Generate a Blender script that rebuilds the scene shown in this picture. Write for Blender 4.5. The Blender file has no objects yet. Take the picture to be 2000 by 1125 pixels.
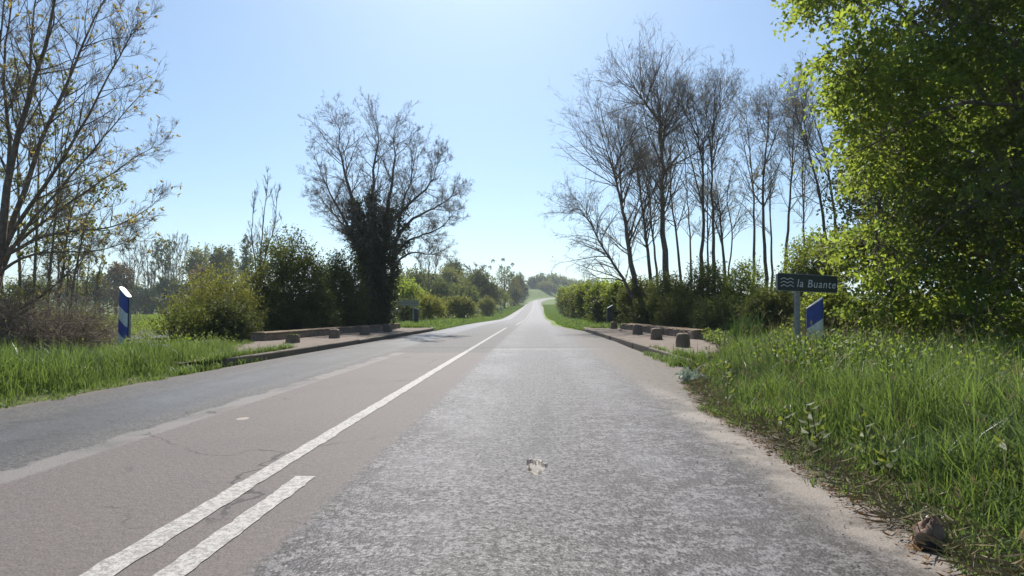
import bpy, math
import numpy as np
from mathutils import Matrix, Vector, Euler

R = math.radians
rng = np.random.default_rng(7)
scene = bpy.context.scene
COL = scene.collection

# ------------------------------------------------------------------ camera
FPX, CXP, CYP = 1150.0, 1000.0, 562.5           # focal length and centre in photo pixels (2000 wide)
cam_d = bpy.data.cameras.new("camera")
cam = bpy.data.objects.new("camera", cam_d)
COL.objects.link(cam)
cam.location = (0, 0, 1.0)
cam.rotation_euler = (R(90 + 2.17), 0, R(2.24))
cam_d.sensor_width = 36.0
cam_d.lens = 36.0 * FPX / 2000.0
cam_d.clip_start = 0.05
cam_d.clip_end = 12000
scene.camera = cam

# ------------------------------------------------------------------ world, sun, exposure
SUN_EL, SUN_AZ = 49.0, -6.0                      # azimuth from +Y towards +X
world = bpy.data.worlds.new("World")
scene.world = world
world.use_nodes = True
wn = world.node_tree
bg = wn.nodes["Background"]
sky = wn.nodes.new("ShaderNodeTexSky")
sky.sky_type = 'NISHITA'
sky.sun_disc = False
sky.sun_elevation = R(SUN_EL)
sky.sun_rotation = R(SUN_AZ)
sky.altitude = 100
sky.air_density = 1.0
sky.dust_density = 1.1
sky.ozone_density = 2.2
tint = wn.nodes.new("ShaderNodeMix")
tint.data_type = 'RGBA'; tint.blend_type = 'MULTIPLY'
tint.inputs[0].default_value = 1.0
tint.inputs[7].default_value = (.86, 1.02, 1.10, 1)
wn.links.new(sky.outputs[0], tint.inputs[6])
wn.links.new(tint.outputs[2], bg.inputs[0])
bg.inputs[1].default_value = 0.069
sun_d = bpy.data.lights.new("sun", 'SUN')
sun_d.energy = 4.6
sun_d.angle = R(0.53)
sun_d.color = (1.0, 0.955, 0.89)
sun = bpy.data.objects.new("sun", sun_d)
COL.objects.link(sun)
sun.location = (-20, 60, 90)
sdir = Vector((math.sin(R(SUN_AZ)) * math.cos(R(SUN_EL)), math.cos(R(SUN_AZ)) * math.cos(R(SUN_EL)), math.sin(R(SUN_EL))))
sun.rotation_euler = sdir.to_track_quat('Z', 'Y').to_euler()
scene.view_settings.view_transform = 'Standard'
scene.view_settings.look = 'None'
scene.view_settings.gamma = 1.0
scene.view_settings.exposure = 0.8
scene.cycles.max_bounces = 9
scene.cycles.diffuse_bounces = 5
scene.cycles.glossy_bounces = 2
scene.cycles.transmission_bounces = 7
scene.cycles.transparent_max_bounces = 4
scene.cycles.volume_bounces = 1

CAM_ROT = np.array(Euler(cam.rotation_euler).to_matrix())
CAM_LOC = np.array(cam.location)


def W(px, py, Y):
    """world point seen at photo pixel (px,py) at world depth Y"""
    d = CAM_ROT @ np.array([(px - CXP) / FPX, -(py - CYP) / FPX, -1.0])
    return CAM_LOC + d * (Y / d[1])


# ------------------------------------------------------------------ ground profile
def hermite(xs, ys):
    xs, ys = np.array(xs, float), np.array(ys, float)
    m = np.gradient(ys, xs)

    def f(x):
        x = np.clip(np.asarray(x, float), xs[0], xs[-1])
        i = np.clip(np.searchsorted(xs, x) - 1, 0, len(xs) - 2)
        h = xs[i + 1] - xs[i]
        t = (x - xs[i]) / h
        return ((2 * t**3 - 3 * t**2 + 1) * ys[i] + (t**3 - 2 * t**2 + t) * h * m[i]
                + (-2 * t**3 + 3 * t**2) * ys[i + 1] + (t**3 - t**2) * h * m[i + 1])
    return f


road_x = hermite([-80, 0, 30, 60, 115, 191, 270, 320, 360, 400, 450, 520, 700], [-1.6, -1.6, -1.5, -1.5, -1.45, -.65, -.3, 1, 5, 13, 30, 62, 160])
road_z = hermite([-80, 0, 30, 44, 66, 86, 108, 130, 160, 191, 310, 370, 420, 600, 900, 1500], [0, 0, 0, -.02, -.16, -.26, 0, .45, 1.2, 2.0, 5.3, 8.0, 10.2, 17, 24, 34])
edge_l = hermite([-80, 0, 12, 28, 40, 60, 115, 700], [-3.95, -3.95, -3.9, -3.48, -3.5, -3.5, -3.5, -3.4])
edge_r = hermite([-80, 0, 14, 29.5, 33, 60, 115, 700], [4.35, 4.35, 4.12, 3.88, 3.5, 3.5, 3.5, 3.4])


def sstep(x, a, b):
    t = np.clip((np.asarray(x, float) - a) / (b - a), 0, 1)
    return t * t * (3 - 2 * t)


def terrain(x, y):
    x, y = np.asarray(x, float), np.asarray(y, float)
    rz = road_z(y)
    u = x - road_x(y)
    dl, dr = edge_l(y) - u, u - edge_r(y)
    wide_l = -0.95 + 0.032 * np.maximum(0, y - 175) * sstep(y, 175, 300) - 0.006 * np.maximum(0, y - 900)
    wide_l = wide_l + 5.0 * np.exp(-((x + 28) / 24)**2) * sstep(y, 55, 190) * (1 - sstep(y, 260, 400))
    wide_l = wide_l + 1.5 * np.sin(x * .011 + 1) * sstep(y, 200, 500)
    wide_l = np.maximum(wide_l, rz * sstep(y, 200, 420) * np.exp(-np.maximum(dl, 0) / 160))
    wide_l = wide_l + 7.0 * sstep(dl, 1.5, 20) * sstep(y, 330, 405) * (1 - sstep(dl, 60, 160))
    wide_r = -0.9 + 0.03 * np.maximum(0, y - 60) * sstep(y, 60, 300) - 0.006 * np.maximum(0, y - 900)
    wide_r = wide_r + 1.2 * np.sin(x * .013 + 2) * sstep(y, 200, 500)
    bl, br = sstep(dl, 1.6, 9), sstep(dr, 2.6, 8)
    bridge = sstep(y, 13, 16.5) * (1 - sstep(y, 26, 29.5))
    z = rz - 0.025
    z = z + (wide_l - rz) * bl + (wide_r - rz) * br
    z = z - bridge * (1.2 * sstep(dl, 2.0, 4.0) * (1 - sstep(dl, 8, 16)) + 1.2 * sstep(dr, 2.1, 4.0) * (1 - sstep(dr, 8, 16)))
    vl = sstep(dl, .15, 1.0) * (1 - sstep(dl, 2.5, 5)) * 0.10
    vr = sstep(dr, -.9, .6) * (1 - sstep(dr, 2.5, 5)) * 0.10
    nb = 1 - sstep(y, 9, 12) * (1 - sstep(y, 30, 33))
    z = z + (vl + vr) * nb
    z = z - 0.05 * (u > edge_l(y) + .02) * (u < edge_r(y) - .02) * (y < 40)
    return z


# ------------------------------------------------------------------ mesh and object helpers
def flat_mesh(name, V, quads=None, tris=None, smooth=False):
    V = np.ascontiguousarray(V, dtype=np.float32).reshape(-1, 3)
    loops, totals = [], []
    if quads is not None and len(quads):
        loops.append(np.asarray(quads, np.int32).ravel()); totals.append(np.full(len(quads), 4, np.int32))
    if tris is not None and len(tris):
        loops.append(np.asarray(tris, np.int32).ravel()); totals.append(np.full(len(tris), 3, np.int32))
    loops = np.concatenate(loops); totals = np.concatenate(totals)
    me = bpy.data.meshes.new(name)
    me.vertices.add(len(V)); me.vertices.foreach_set("co", V.ravel())
    me.loops.add(len(loops)); me.loops.foreach_set("vertex_index", loops)
    me.polygons.add(len(totals))
    starts = np.concatenate([[0], np.cumsum(totals)[:-1]]).astype(np.int32)
    me.polygons.foreach_set("loop_start", starts)
    me.polygons.foreach_set("loop_total", totals)
    me.polygons.foreach_set("use_smooth", np.full(len(totals), smooth, bool))
    me.update(calc_edges=True)
    return me


class Acc:
    """collects vertices, quads and triangles of one object"""

    def __init__(self):
        self.V, self.Q, self.T, self.n = [], [], [], 0

    def add(self, V, Q=None, T=None):
        V = np.asarray(V, float).reshape(-1, 3)
        if Q is not None and len(Q): self.Q.append(np.asarray(Q) + self.n)
        if T is not None and len(T): self.T.append(np.asarray(T) + self.n)
        self.V.append(V); self.n += len(V)
        return self

    def build(self, name, mat, parent=None, smooth=False, origin=None):
        V = np.concatenate(self.V)
        o0 = np.zeros(3)
        if parent is not None:
            p, o0 = parent, np.zeros(3)
            while p is not None:
                o0 = o0 + np.array(p.location); p = p.parent
        elif origin is not None:
            o0 = np.asarray(origin, float)
        me = flat_mesh(name, V - o0, np.concatenate(self.Q) if self.Q else None, np.concatenate(self.T) if self.T else None, smooth)
        me.materials.append(mat)
        o = bpy.data.objects.new(name, me)
        COL.objects.link(o)
        if parent is not None: o.parent = parent
        elif origin is not None: o.location = origin
        return o


def tag(o, label, cat, group=None, kind=None):
    o["label"] = label
    o["category"] = cat
    if group: o["group"] = group
    if kind: o["kind"] = kind
    return o


def thing(name, label, cat, loc, group=None):
    o = bpy.data.objects.new(name, None)
    COL.objects.link(o)
    o.location = tuple(float(v) for v in loc)
    o.empty_display_size = .3
    return tag(o, label, cat, group)


def box_arrays(x0, x1, y0, y1, z0, z1):
    V = np.array([[x, y, z] for z in (z0, z1) for y in (y0, y1) for x in (x0, x1)], float)
    Q = [[0, 2, 3, 1], [4, 5, 7, 6], [0, 1, 5, 4], [2, 6, 7, 3], [0, 4, 6, 2], [1, 3, 7, 5]]
    return V, Q


def norm(v):
    return v / np.maximum(np.linalg.norm(v, axis=-1, keepdims=True), 1e-9)


# ------------------------------------------------------------------ node helpers
class NT:
    def __init__(self, name):
        self.m = bpy.data.materials.new(name)
        self.m.use_nodes = True
        self.t = self.m.node_tree
        self.t.nodes.clear()
        self.out = self.t.nodes.new("ShaderNodeOutputMaterial")

    def n(self, typ, **kw):
        nd = self.t.nodes.new(typ)
        for k, v in kw.items(): setattr(nd, k, v)
        return nd

    def put(self, sock, v):
        if hasattr(v, "is_linked") or isinstance(v, bpy.types.NodeSocket): self.t.links.new(v, sock)
        elif isinstance(v, (tuple, list)) and len(v) == 3 and sock.type == 'RGBA': sock.default_value = (*v, 1)
        else: sock.default_value = v

    def math(self, op, a, b=0.0, clamp=False):
        nd = self.n("ShaderNodeMath", operation=op, use_clamp=clamp)
        self.put(nd.inputs[0], a); self.put(nd.inputs[1], b)
        return nd.outputs[0]

    def mix(self, f, a, b):
        nd = self.n("ShaderNodeMix", data_type='RGBA')
        self.put(nd.inputs[0], f); self.put(nd.inputs[6], a); self.put(nd.inputs[7], b)
        return nd.outputs[2]

    def noise(self, scale, detail=3, rough=.55, vec=None, dist=0.0):
        nd = self.n("ShaderNodeTexNoise")
        nd.inputs["Scale"].default_value = scale; nd.inputs["Detail"].default_value = detail
        nd.inputs["Roughness"].default_value = rough; nd.inputs["Distortion"].default_value = dist
        if vec is not None: self.t.links.new(vec, nd.inputs["Vector"])
        return nd.outputs[0]

    def voro(self, scale, vec=None, feature='F1'):
        nd = self.n("ShaderNodeTexVoronoi", feature=feature)
        nd.inputs["Scale"].default_value = scale
        if vec is not None: self.t.links.new(vec, nd.inputs["Vector"])
        return nd

    def ramp(self, x, a, b, lo=0.0, hi=1.0):
        nd = self.n("ShaderNodeMapRange", interpolation_type='SMOOTHSTEP')
        self.put(nd.inputs[0], x)
        for i, v in enumerate((a, b, lo, hi)): self.put(nd.inputs[i + 1], v)
        return nd.outputs[0]

    def pos(self):
        return self.n("ShaderNodeNewGeometry").outputs["Position"]

    def obj(self):
        return self.n("ShaderNodeTexCoord").outputs["Object"]

    def island(self):
        return self.n("ShaderNodeNewGeometry").outputs["Random Per Island"]

    def bump(self, h, strength=.5, dist=.01):
        nd = self.n("ShaderNodeBump")
        nd.inputs["Strength"].default_value = strength; nd.inputs["Distance"].default_value = dist
        self.t.links.new(h, nd.inputs["Height"])
        return nd.outputs[0]

    def principled(self, col, rough=.6, spec=.5, metal=0.0, normal=None):
        p = self.n("ShaderNodeBsdfPrincipled")
        self.put(p.inputs["Base Color"], col); self.put(p.inputs["Roughness"], rough)
        self.put(p.inputs["Specular IOR Level"], spec); self.put(p.inputs["Metallic"], metal)
        if normal is not None: self.t.links.new(normal, p.inputs["Normal"])
        return p.outputs[0]

    def done(self, sh):
        self.t.links.new(sh, self.out.inputs[0])
        return self.m


def leaf_mat(name, a, b, trans, tf=.42, rough=.55, spec=.22):
    """leaf shader: colour varies per leaf and per clump, light passes through"""
    k = NT(name)
    r = k.island()
    c = k.mix(r, a, b)
    big = k.noise(.9, 2, vec=k.pos())
    c = k.mix(k.ramp(big, .35, .65, 0, .35), c, tuple(v * .72 for v in a))
    p = k.principled(c, rough, spec)
    tr = k.n("ShaderNodeBsdfTranslucent")
    tc = k.mix(r, tuple(v * .75 for v in trans), tuple(min(1, v * 1.2) for v in trans))
    k.put(tr.inputs[0], tc)
    ms = k.n("ShaderNodeMixShader")
    ms.inputs[0].default_value = tf
    k.t.links.new(p, ms.inputs[1]); k.t.links.new(tr.outputs[0], ms.inputs[2])
    return k.done(ms.outputs[0])


def bark_mat(name, a, b, scale=9.0):
    k = NT(name)
    n1 = k.noise(scale, 4, vec=k.pos())
    c = k.mix(k.ramp(n1, .35, .7), a, b)
    return k.done(k.principled(c, .9, .2, normal=k.bump(k.noise(scale * 4, 3, vec=k.pos()), .6, .02)))


def plain_mat(name, a, b=None, scale=20, rough=.6, spec=.4, metal=0.0, bump=.15):
    k = NT(name)
    b = b or tuple(v * .75 for v in a)
    n1 = k.noise(scale, 4, vec=k.pos())
    c = k.mix(k.ramp(n1, .35, .7), a, b)
    return k.done(k.principled(c, rough, spec, metal, normal=k.bump(n1, bump, .01)))


# ------------------------------------------------------------------ materials
def make_asphalt():
    k = NT("asphalt")
    P = k.pos()
    sx = k.n("ShaderNodeSeparateXYZ"); k.t.links.new(P, sx.inputs[0])
    X, Y = sx.outputs[0], sx.outputs[1]
    wob = k.math('MULTIPLY', k.math('SUBTRACT', k.noise(2.2, 4, vec=P), .5), .35)
    wobf = k.math('MULTIPLY', k.math('SUBTRACT', k.noise(14, 3, vec=P), .5), .12)
    Xw = k.math('ADD', k.math('ADD', X, wob), wobf)
    Xf = k.math('ADD', X, wobf)
    Yw = k.math('ADD', Y, k.math('MULTIPLY', wob, .6))
    near = k.ramp(Yw, 13.9, 13.7)
    mid = k.ramp(Yw, 15.6, 15.2, .6, 1.0)
    # chips: pale worn stone tops in dark binder
    v1 = k.voro(85, P); v2 = k.voro(44, P)
    chip = k.math('MULTIPLY', v1.outputs["Distance"], 1.0)
    chipcol = k.n("ShaderNodeSeparateColor"); k.t.links.new(v1.outputs["Color"], chipcol.inputs[0])
    fine = k.noise(120, 2, .6, vec=P)
    blot = k.noise(26, 4, .7, vec=P)
    large = k.noise(.8, 4, .6, vec=P)
    blot2 = k.noise(48, 3, .6, vec=P)
    stone = k.ramp(k.math('ADD', k.math('ADD', k.math('MULTIPLY', blot, .5), k.math('MULTIPLY', blot2, .4)), k.math('MULTIPLY', fine, .2)), .475, .60)
    # base carriageway
    base = k.mix(k.ramp(blot, .3, .7), (.135, .125, .118), (.225, .212, .20))
    base = k.mix(k.ramp(large, .35, .7, 0, .55), base, (.15, .145, .145))
    base = k.mix(k.math('MULTIPLY', k.math('POWER', chipcol.outputs[0], 2.0), .75), base, (.42, .395, .375))
    base = k.mix(k.ramp(k.math('ADD', k.math('MULTIPLY', blot, .6), k.math('MULTIPLY', fine, .4)), .46, .56, .55, 0), base, (.075, .068, .064))
    # left wheel tracks: dark bluish polished bitumen
    tr = k.math('MULTIPLY', k.ramp(Xw, -4.95, -4.5), k.ramp(Xw, -3.3, -3.75))
    base = k.mix(k.math('MULTIPLY', tr, .42), base, (.135, .134, .138))
    tr2 = k.math('MULTIPLY', k.math('MULTIPLY', k.ramp(Xw, -4.55, -4.35), k.ramp(Xw, -3.8, -4.1)), k.ramp(k.noise(.5, 4, .7, vec=P), .4, .6))
    base = k.mix(k.math('MULTIPLY', tr2, .5), base, (.25, .255, .272))  # blue-grey shine on the wheel path, painted as paler patches
    base = k.mix(k.math('MULTIPLY', k.ramp(k.noise(5.5, 5, .7, vec=P), .5, .66), .5), base, (.09, .086, .085))
    # smooth pinkish repair
    patch_m = k.math('MULTIPLY', k.math('MULTIPLY', k.ramp(Xf, -3.13, -3.09), k.ramp(Xf, -1.06, -1.10)), near)
    pc = k.mix(k.ramp(blot, .3, .7), (.235, .198, .185), (.315, .268, .25))
    pc = k.mix(k.ramp(fine, .55, .75, 0, .55), pc, (.12, .10, .095))
    pc = k.mix(k.ramp(large, .4, .75, 0, .4), pc, (.20, .178, .168))
    base = k.mix(patch_m, base, pc)
    band_m = k.math('MULTIPLY', k.math('MULTIPLY', k.ramp(Xw, -3.33, -3.27), k.ramp(Xf, -3.03, -3.09)), near)
    band_m = k.math('MULTIPLY', band_m, k.ramp(k.noise(1.3, 3, vec=P), .3, .55, .2, 1))
    base = k.mix(k.math('MULTIPLY', band_m, .85), base, (.40, .37, .345))
    # right lane: coarse, fatted-up surface dressing
    rl = k.math('MULTIPLY', k.math('MULTIPLY', k.ramp(Xf, -1.14, -1.0), k.ramp(Xw, 1.95, 1.05)), mid)
    rc = k.mix(stone, (.030, .025, .026), (.375, .34, .342))
    med = k.noise(7.5, 5, .72, vec=P)
    rc = k.mix(k.ramp(med, .46, .56, 0, .8), rc, (.07, .061, .06))
    rc = k.mix(k.ramp(med, .44, .34, 0, .45), rc, (.36, .345, .34))
    rc = k.mix(k.ramp(large, .42, .66, 0, .45), rc, (.11, .102, .10))
    cent = k.math('MULTIPLY', k.ramp(Xw, -.75, -.2), k.ramp(Xw, .55, .05))
    rc = k.mix(k.math('MULTIPLY', cent, k.ramp(k.noise(.9, 4, .65, vec=P), .32, .62, .25, .72)), rc, k.mix(stone, (.045, .04, .039), (.20, .185, .178)))
    gl_ = k.math('MULTIPLY', k.ramp(Xw, -1.1, -.85), k.ramp(Xw, -.2, -.55))
    gr_ = k.math('MULTIPLY', k.ramp(Xw, .45, .75), k.ramp(Xw, 1.35, 1.0))
    glare_m = k.math('MULTIPLY', k.math('MAXIMUM', gl_, gr_), k.ramp(k.noise(.7, 3, .6, vec=P), .35, .6))
    rc = k.mix(k.math('MULTIPLY', glare_m, .38), rc, (.38, .372, .378))  # glare either side of the lane's middle, painted as paler colour
    stx = k.math('SUBTRACT', X, k.math('ADD', k.math('MULTIPLY', k.math('SUBTRACT', Y, 4.1), .045), .02))
    stx = k.math('ABSOLUTE', k.math('ADD', stx, k.math('MULTIPLY', wob, .5)))
    streak = k.math('MULTIPLY', k.math('MULTIPLY', k.ramp(stx, .13, .03), k.math('MULTIPLY', k.ramp(Y, 4.0, 4.4), k.ramp(Y, 7.2, 5.8))), k.ramp(med, .38, .52))
    rc = k.mix(k.math('MULTIPLY', streak, .7), rc, (.055, .05, .048))
    base = k.mix(rl, base, rc)
    # joint across the road at the bridge end
    jy = k.math('ADD', Y, k.math('MULTIPLY', X, -.12))
    j1 = k.math('MULTIPLY', k.ramp(jy, 14.7, 15.0), k.ramp(jy, 15.7, 15.4))
    j1 = k.math('MULTIPLY', j1, k.math('MULTIPLY', k.ramp(X, -1.3, -1.0), k.ramp(Xw, 2.0, 1.6)))
    j1 = k.math('MULTIPLY', j1, k.ramp(k.noise(3.0, 4, .7, vec=P), .35, .6))
    base = k.mix(k.math('MULTIPLY', j1, .6), base, (.36, .35, .345))
    j2 = k.math('MULTIPLY', k.ramp(jy, 15.75, 15.85), k.ramp(jy, 16.2, 16.05))
    base = k.mix(k.math('MULTIPLY', j2, .6), base, (.06, .055, .055))
    # beyond the bridge: paler
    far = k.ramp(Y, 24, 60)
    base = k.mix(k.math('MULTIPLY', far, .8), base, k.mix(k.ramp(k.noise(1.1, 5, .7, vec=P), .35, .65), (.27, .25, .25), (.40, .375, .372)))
    # hairline cracks and tarred seams
    wv = k.n("ShaderNodeVectorMath", operation='ADD')
    k.t.links.new(P, wv.inputs[0])
    nz = k.n("ShaderNodeTexNoise"); nz.inputs["Scale"].default_value = 2.4; nz.inputs["Detail"].default_value = 5
    k.t.links.new(P, nz.inputs["Vector"])
    sc_ = k.n("ShaderNodeVectorMath", operation='SCALE'); k.t.links.new(nz.outputs[1], sc_.inputs[0]); sc_.inputs[3].default_value = .55
    k.t.links.new(sc_.outputs[0], wv.inputs[1])
    ve = k.n("ShaderNodeTexVoronoi", feature='DISTANCE_TO_EDGE'); ve.inputs["Scale"].default_value = .55
    k.t.links.new(wv.outputs[0], ve.inputs["Vector"])
    crack = k.math('MULTIPLY', k.ramp(ve.outputs["Distance"], .009, .003), k.ramp(k.noise(.7, 3, .6, vec=P), .46, .58))
    base = k.mix(k.math('MULTIPLY', crack, .75), base, (.05, .047, .046))
    oil = k.ramp(k.noise(1.7, 4, .65, vec=P), .60, .72)
    base = k.mix(k.math('MULTIPLY', oil, k.math('MULTIPLY', cent, .6)), base, (.06, .055, .052))
    # dusty pale shoulder on the right
    dn = k.noise(9, 4, .65, vec=P)
    dl = k.ramp(k.math('ADD', Xw, k.math('MULTIPLY', k.math('SUBTRACT', dn, .5), .5)), 1.15, 1.75)
    dl = k.math('MULTIPLY', dl, k.ramp(Y, 60, 30))
    dust = k.mix(k.ramp(dn, .35, .7), (.30, .255, .205), (.19, .155, .125))
    base = k.mix(k.math('MULTIPLY', dl, k.ramp(Y, 12, 20, .92, .45)), base, dust)
    pale = k.math('MULTIPLY', k.math('MULTIPLY', k.ramp(Xw, 1.30, 1.48), k.ramp(Xw, 1.72, 1.6)), k.math('MULTIPLY', k.ramp(k.noise(2.3, 4, .65, vec=P), .36, .56), k.ramp(Y, 9, 6)))
    base = k.mix(k.math('MULTIPLY', pale, .62), base, (.62, .54, .46))
    dl2 = k.ramp(Xw, -5.2, -5.55)
    base = k.mix(k.math('MULTIPLY', dl2, k.ramp(Y, 60, 30, 0, .8)), base, dust)
    # bare stones in the pothole
    hx = k.math('SUBTRACT', X, .005); hy = k.math('MULTIPLY', k.math('SUBTRACT', Y, 3.83), .33)
    hr = k.math('SQRT', k.math('ADD', k.math('MULTIPLY', hx, hx), k.math('MULTIPLY', hy, hy)))
    hr = k.math('ADD', hr, k.math('MULTIPLY', wobf, .25))
    hm = k.ramp(hr, .064, .056)
    base = k.mix(hm, base, k.mix(k.ramp(k.noise(70, 3, vec=P), .35, .65), (.52, .46, .385), (.24, .20, .165)))
    sx_ = k.math('ADD', X, 2.70); sy_ = k.math('MULTIPLY', k.math('SUBTRACT', Y, 5.38), .8)
    sr_ = k.math('ADD', k.math('SQRT', k.math('ADD', k.math('MULTIPLY', sx_, sx_), k.math('MULTIPLY', sy_, sy_))), k.math('MULTIPLY', wobf, .3))
    base = k.mix(k.ramp(sr_, .062, .05), base, (.62, .53, .44))
    gl = k.math('MULTIPLY', rl, k.ramp(stone, 0, 1, .55, 1))
    rough = k.mix(rl, (.68, .68, .68), k.mix(stone, (.62, .62, .62), (.46, .46, .46)))
    rough = k.mix(k.math('MULTIPLY', tr, .8), rough, (.42, .42, .42))
    h = k.math('ADD', k.math('MULTIPLY', v1.outputs["Distance"], -.5), k.math('MULTIPLY', blot, .8))
    h = k.math('ADD', h, k.math('MULTIPLY', v2.outputs["Distance"], -.35))
    vs = k.n("ShaderNodeVectorMath", operation='SCALE')
    k.t.links.new(base, vs.inputs[0]); vs.inputs[3].default_value = .42
    base = vs.outputs[0]
    nd = k.n("ShaderNodeBump")
    k.put(nd.inputs["Strength"], k.ramp(Y, 3, 40, .36, .10)); nd.inputs["Distance"].default_value = .012
    k.t.links.new(h, nd.inputs["Height"])
    return k.done(k.principled(base, rough, k.ramp(Y, 4, 26, .17, .16), normal=nd.outputs[0]))


def make_paint():
    k = NT("road_paint")
    P = k.pos()
    w = k.ramp(k.math('ADD', k.math('MULTIPLY', k.noise(28, 5, .75, vec=P), .7), k.math('MULTIPLY', k.noise(110, 2, vec=P), .3)), .42, .56)
    w2 = k.math('MULTIPLY', w, k.ramp(k.noise(1.5, 3, vec=P), .15, .5, .55, .95))
    sx = k.n("ShaderNodeSeparateXYZ"); k.t.links.new(P, sx.inputs[0])
    w2 = k.math('MULTIPLY', w2, k.ramp(sx.outputs[1], 13.5, 14.5, 1, .28))
    w2 = k.math('MULTIPLY', w2, k.ramp(k.noise(4.5, 5, .75, vec=P), .34, .46, .35, 1))
    w2 = k.math('MULTIPLY_ADD', w2, .62) if False else k.math('ADD', k.math('MULTIPLY', w2, .62), .22)
    c = k.mix(w2, (.12, .108, .10), (.40, .38, .35))
    return k.done(k.principled(c, .65, .3, normal=k.bump(k.noise(90, 3, vec=P), .5, .008)))


def make_ground():
    k = NT("ground_soil_and_grass")
    P = k.pos()
    n1, n2, n3 = k.noise(.06, 4, vec=P), k.noise(1.3, 4, .65, vec=P), k.noise(14, 4, .7, vec=P)
    c = k.mix(k.ramp(n2, .35, .65), (.100, .160, .026), (.145, .205, .036))
    c = k.mix(k.ramp(n1, .4, .65, 0, .5), c, (.17, .205, .05))
    c = k.mix(k.ramp(n3, .5, .75, 0, .4), c, (.08, .10, .02))
    sx = k.n("ShaderNodeSeparateXYZ"); k.t.links.new(P, sx.inputs[0])
    c = k.mix(k.ramp(sx.outputs[1], 140, 260, 0, .75), c, k.mix(k.ramp(n2, .35, .65), (.055, .085, .018), (.085, .115, .026)))
    soil = k.mix(k.ramp(n3, .3, .7), (.085, .07, .045), (.05, .055, .02))
    nearsoil = k.ramp(sx.outputs[1], 38, 26)
    c = k.mix(k.math('MULTIPLY', nearsoil, .8), c, soil)
    return k.done(k.principled(c, .9, .15, normal=k.bump(n3, .5, .05)))


def make_concrete(name, a, b, moss, mossamt=.5):
    k = NT(name)
    P = k.pos()
    n1, n2 = k.noise(3.5, 5, .65, vec=P), k.noise(40, 4, .7, vec=P)
    c = k.mix(k.ramp(n2, .3, .7), a, b)
    c = k.mix(k.ramp(n1, .45, .7, 0, mossamt), c, moss)
    g = k.n("ShaderNodeNewGeometry")
    return k.done(k.principled(c, .9, .2, normal=k.bump(k.math('ADD', n2, k.math('MULTIPLY', n1, 2)), .7, .015)))


M = {}
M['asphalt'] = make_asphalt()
M['paint'] = make_paint()
M['ground'] = make_ground()
M['kerb'] = make_concrete("kerb_stone", (.19, .157, .128), (.11, .09, .072), (.12, .12, .07), .45)
M['pave'] = make_concrete("pavement_concrete", (.20, .162, .132), (.13, .102, .082), (.09, .075, .052), .6)
M['wall'] = make_concrete("parapet_stone", (.30, .235, .18), (.135, .105, .08), (.09, .08, .045), .6)
M['wall_top'] = make_concrete("mossy_coping", (.23, .18, .125), (.12, .085, .05), (.16, .09, .04), .7)
M['bollard'] = make_concrete("bollard_stone", (.25, .195, .155), (.14, .11, .085), (.11, .10, .06), .6)
M['moss'] = leaf_mat("moss", (.06, .09, .02), (.10, .12, .03), (.10, .13, .02), .2)
M['blue'] = plain_mat("blue_film", (.014, .048, .30), (.016, .038, .19), 14, .35, .5, bump=.02)
M['white'] = plain_mat("white_film", (.62, .62, .60), (.42, .41, .38), 14, .4, .5, bump=.02)
M['cap'] = plain_mat("white_cap", (.85, .85, .83), (.78, .78, .76), 12, .45, .5, bump=.02)
M['shell'] = plain_mat("dark_shell", (.035, .04, .055), (.025, .028, .04), 14, .5, .4, bump=.05)
M['shell_edge'] = plain_mat("grey_edge", (.32, .33, .33), (.24, .25, .25), 14, .5, .4, bump=.05)
M['sign'] = plain_mat("sign_face", (.020, .024, .020), (.030, .033, .028), 6, .45, .4, bump=.03)
M['rim'] = plain_mat("sign_rim", (.42, .41, .36), (.30, .30, .26), 20, .5, .4, bump=.03)
M['letters'] = plain_mat("sign_lettering", (.66, .66, .63), (.55, .55, .52), 30, .5, .3, bump=.02)
M['steel'] = plain_mat("galvanised_steel", (.26, .27, .26), (.18, .19, .18), 25, .5, .5, .4, bump=.05)
M['gravel'] = plain_mat("gravel", (.34, .29, .24), (.22, .18, .15), 60, .9, .15)
M['clod'] = plain_mat("brown_clod", (.22, .15, .11), (.11, .075, .055), 22, .9, .15, bump=.9)
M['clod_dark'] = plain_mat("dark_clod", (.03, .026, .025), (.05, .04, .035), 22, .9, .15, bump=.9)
M['bark'] = bark_mat("bark_grey", (.10, .085, .07), (.185, .16, .135))
M['bark_pale'] = bark_mat("bark_pale", (.16, .142, .12), (.25, .225, .19))
M['bark_brown'] = bark_mat("bark_brown", (.125, .10, .08), (.22, .18, .145))
M['twig'] = bark_mat("twig_grey", (.21, .185, .16), (.31, .275, .24), 3)
M['twig_brown'] = bark_mat("twig_brown", (.17, .135, .10), (.26, .215, .16), 3)
M['grass'] = leaf_mat("grass_blade", (.068, .110, .026), (.145, .195, .055), (.18, .26, .05), .44, .5, .3)
M['grass_dark'] = leaf_mat("grass_dark", (.045, .085, .030), (.075, .125, .045), (.08, .14, .03), .35, .38, .45)
M['grass_blue'] = leaf_mat("grass_blue", (.055, .095, .034), (.11, .155, .062), (.12, .19, .05), .36, .4, .45)
M['grass_dry'] = leaf_mat("grass_dry", (.20, .16, .085), (.30, .25, .14), (.25, .2, .1), .3)
M['weed'] = leaf_mat("weed_leaf", (.100, .155, .022), (.15, .21, .035), (.27, .35, .035), .42)
M['litter'] = leaf_mat("dead_litter", (.16, .075, .03), (.26, .15, .06), (.2, .1, .04), .15)
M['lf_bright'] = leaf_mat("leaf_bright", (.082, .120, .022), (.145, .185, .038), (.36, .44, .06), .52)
M['lf_spring'] = leaf_mat("leaf_spring", (.070, .105, .024), (.115, .155, .036), (.24, .33, .045), .44)
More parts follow.
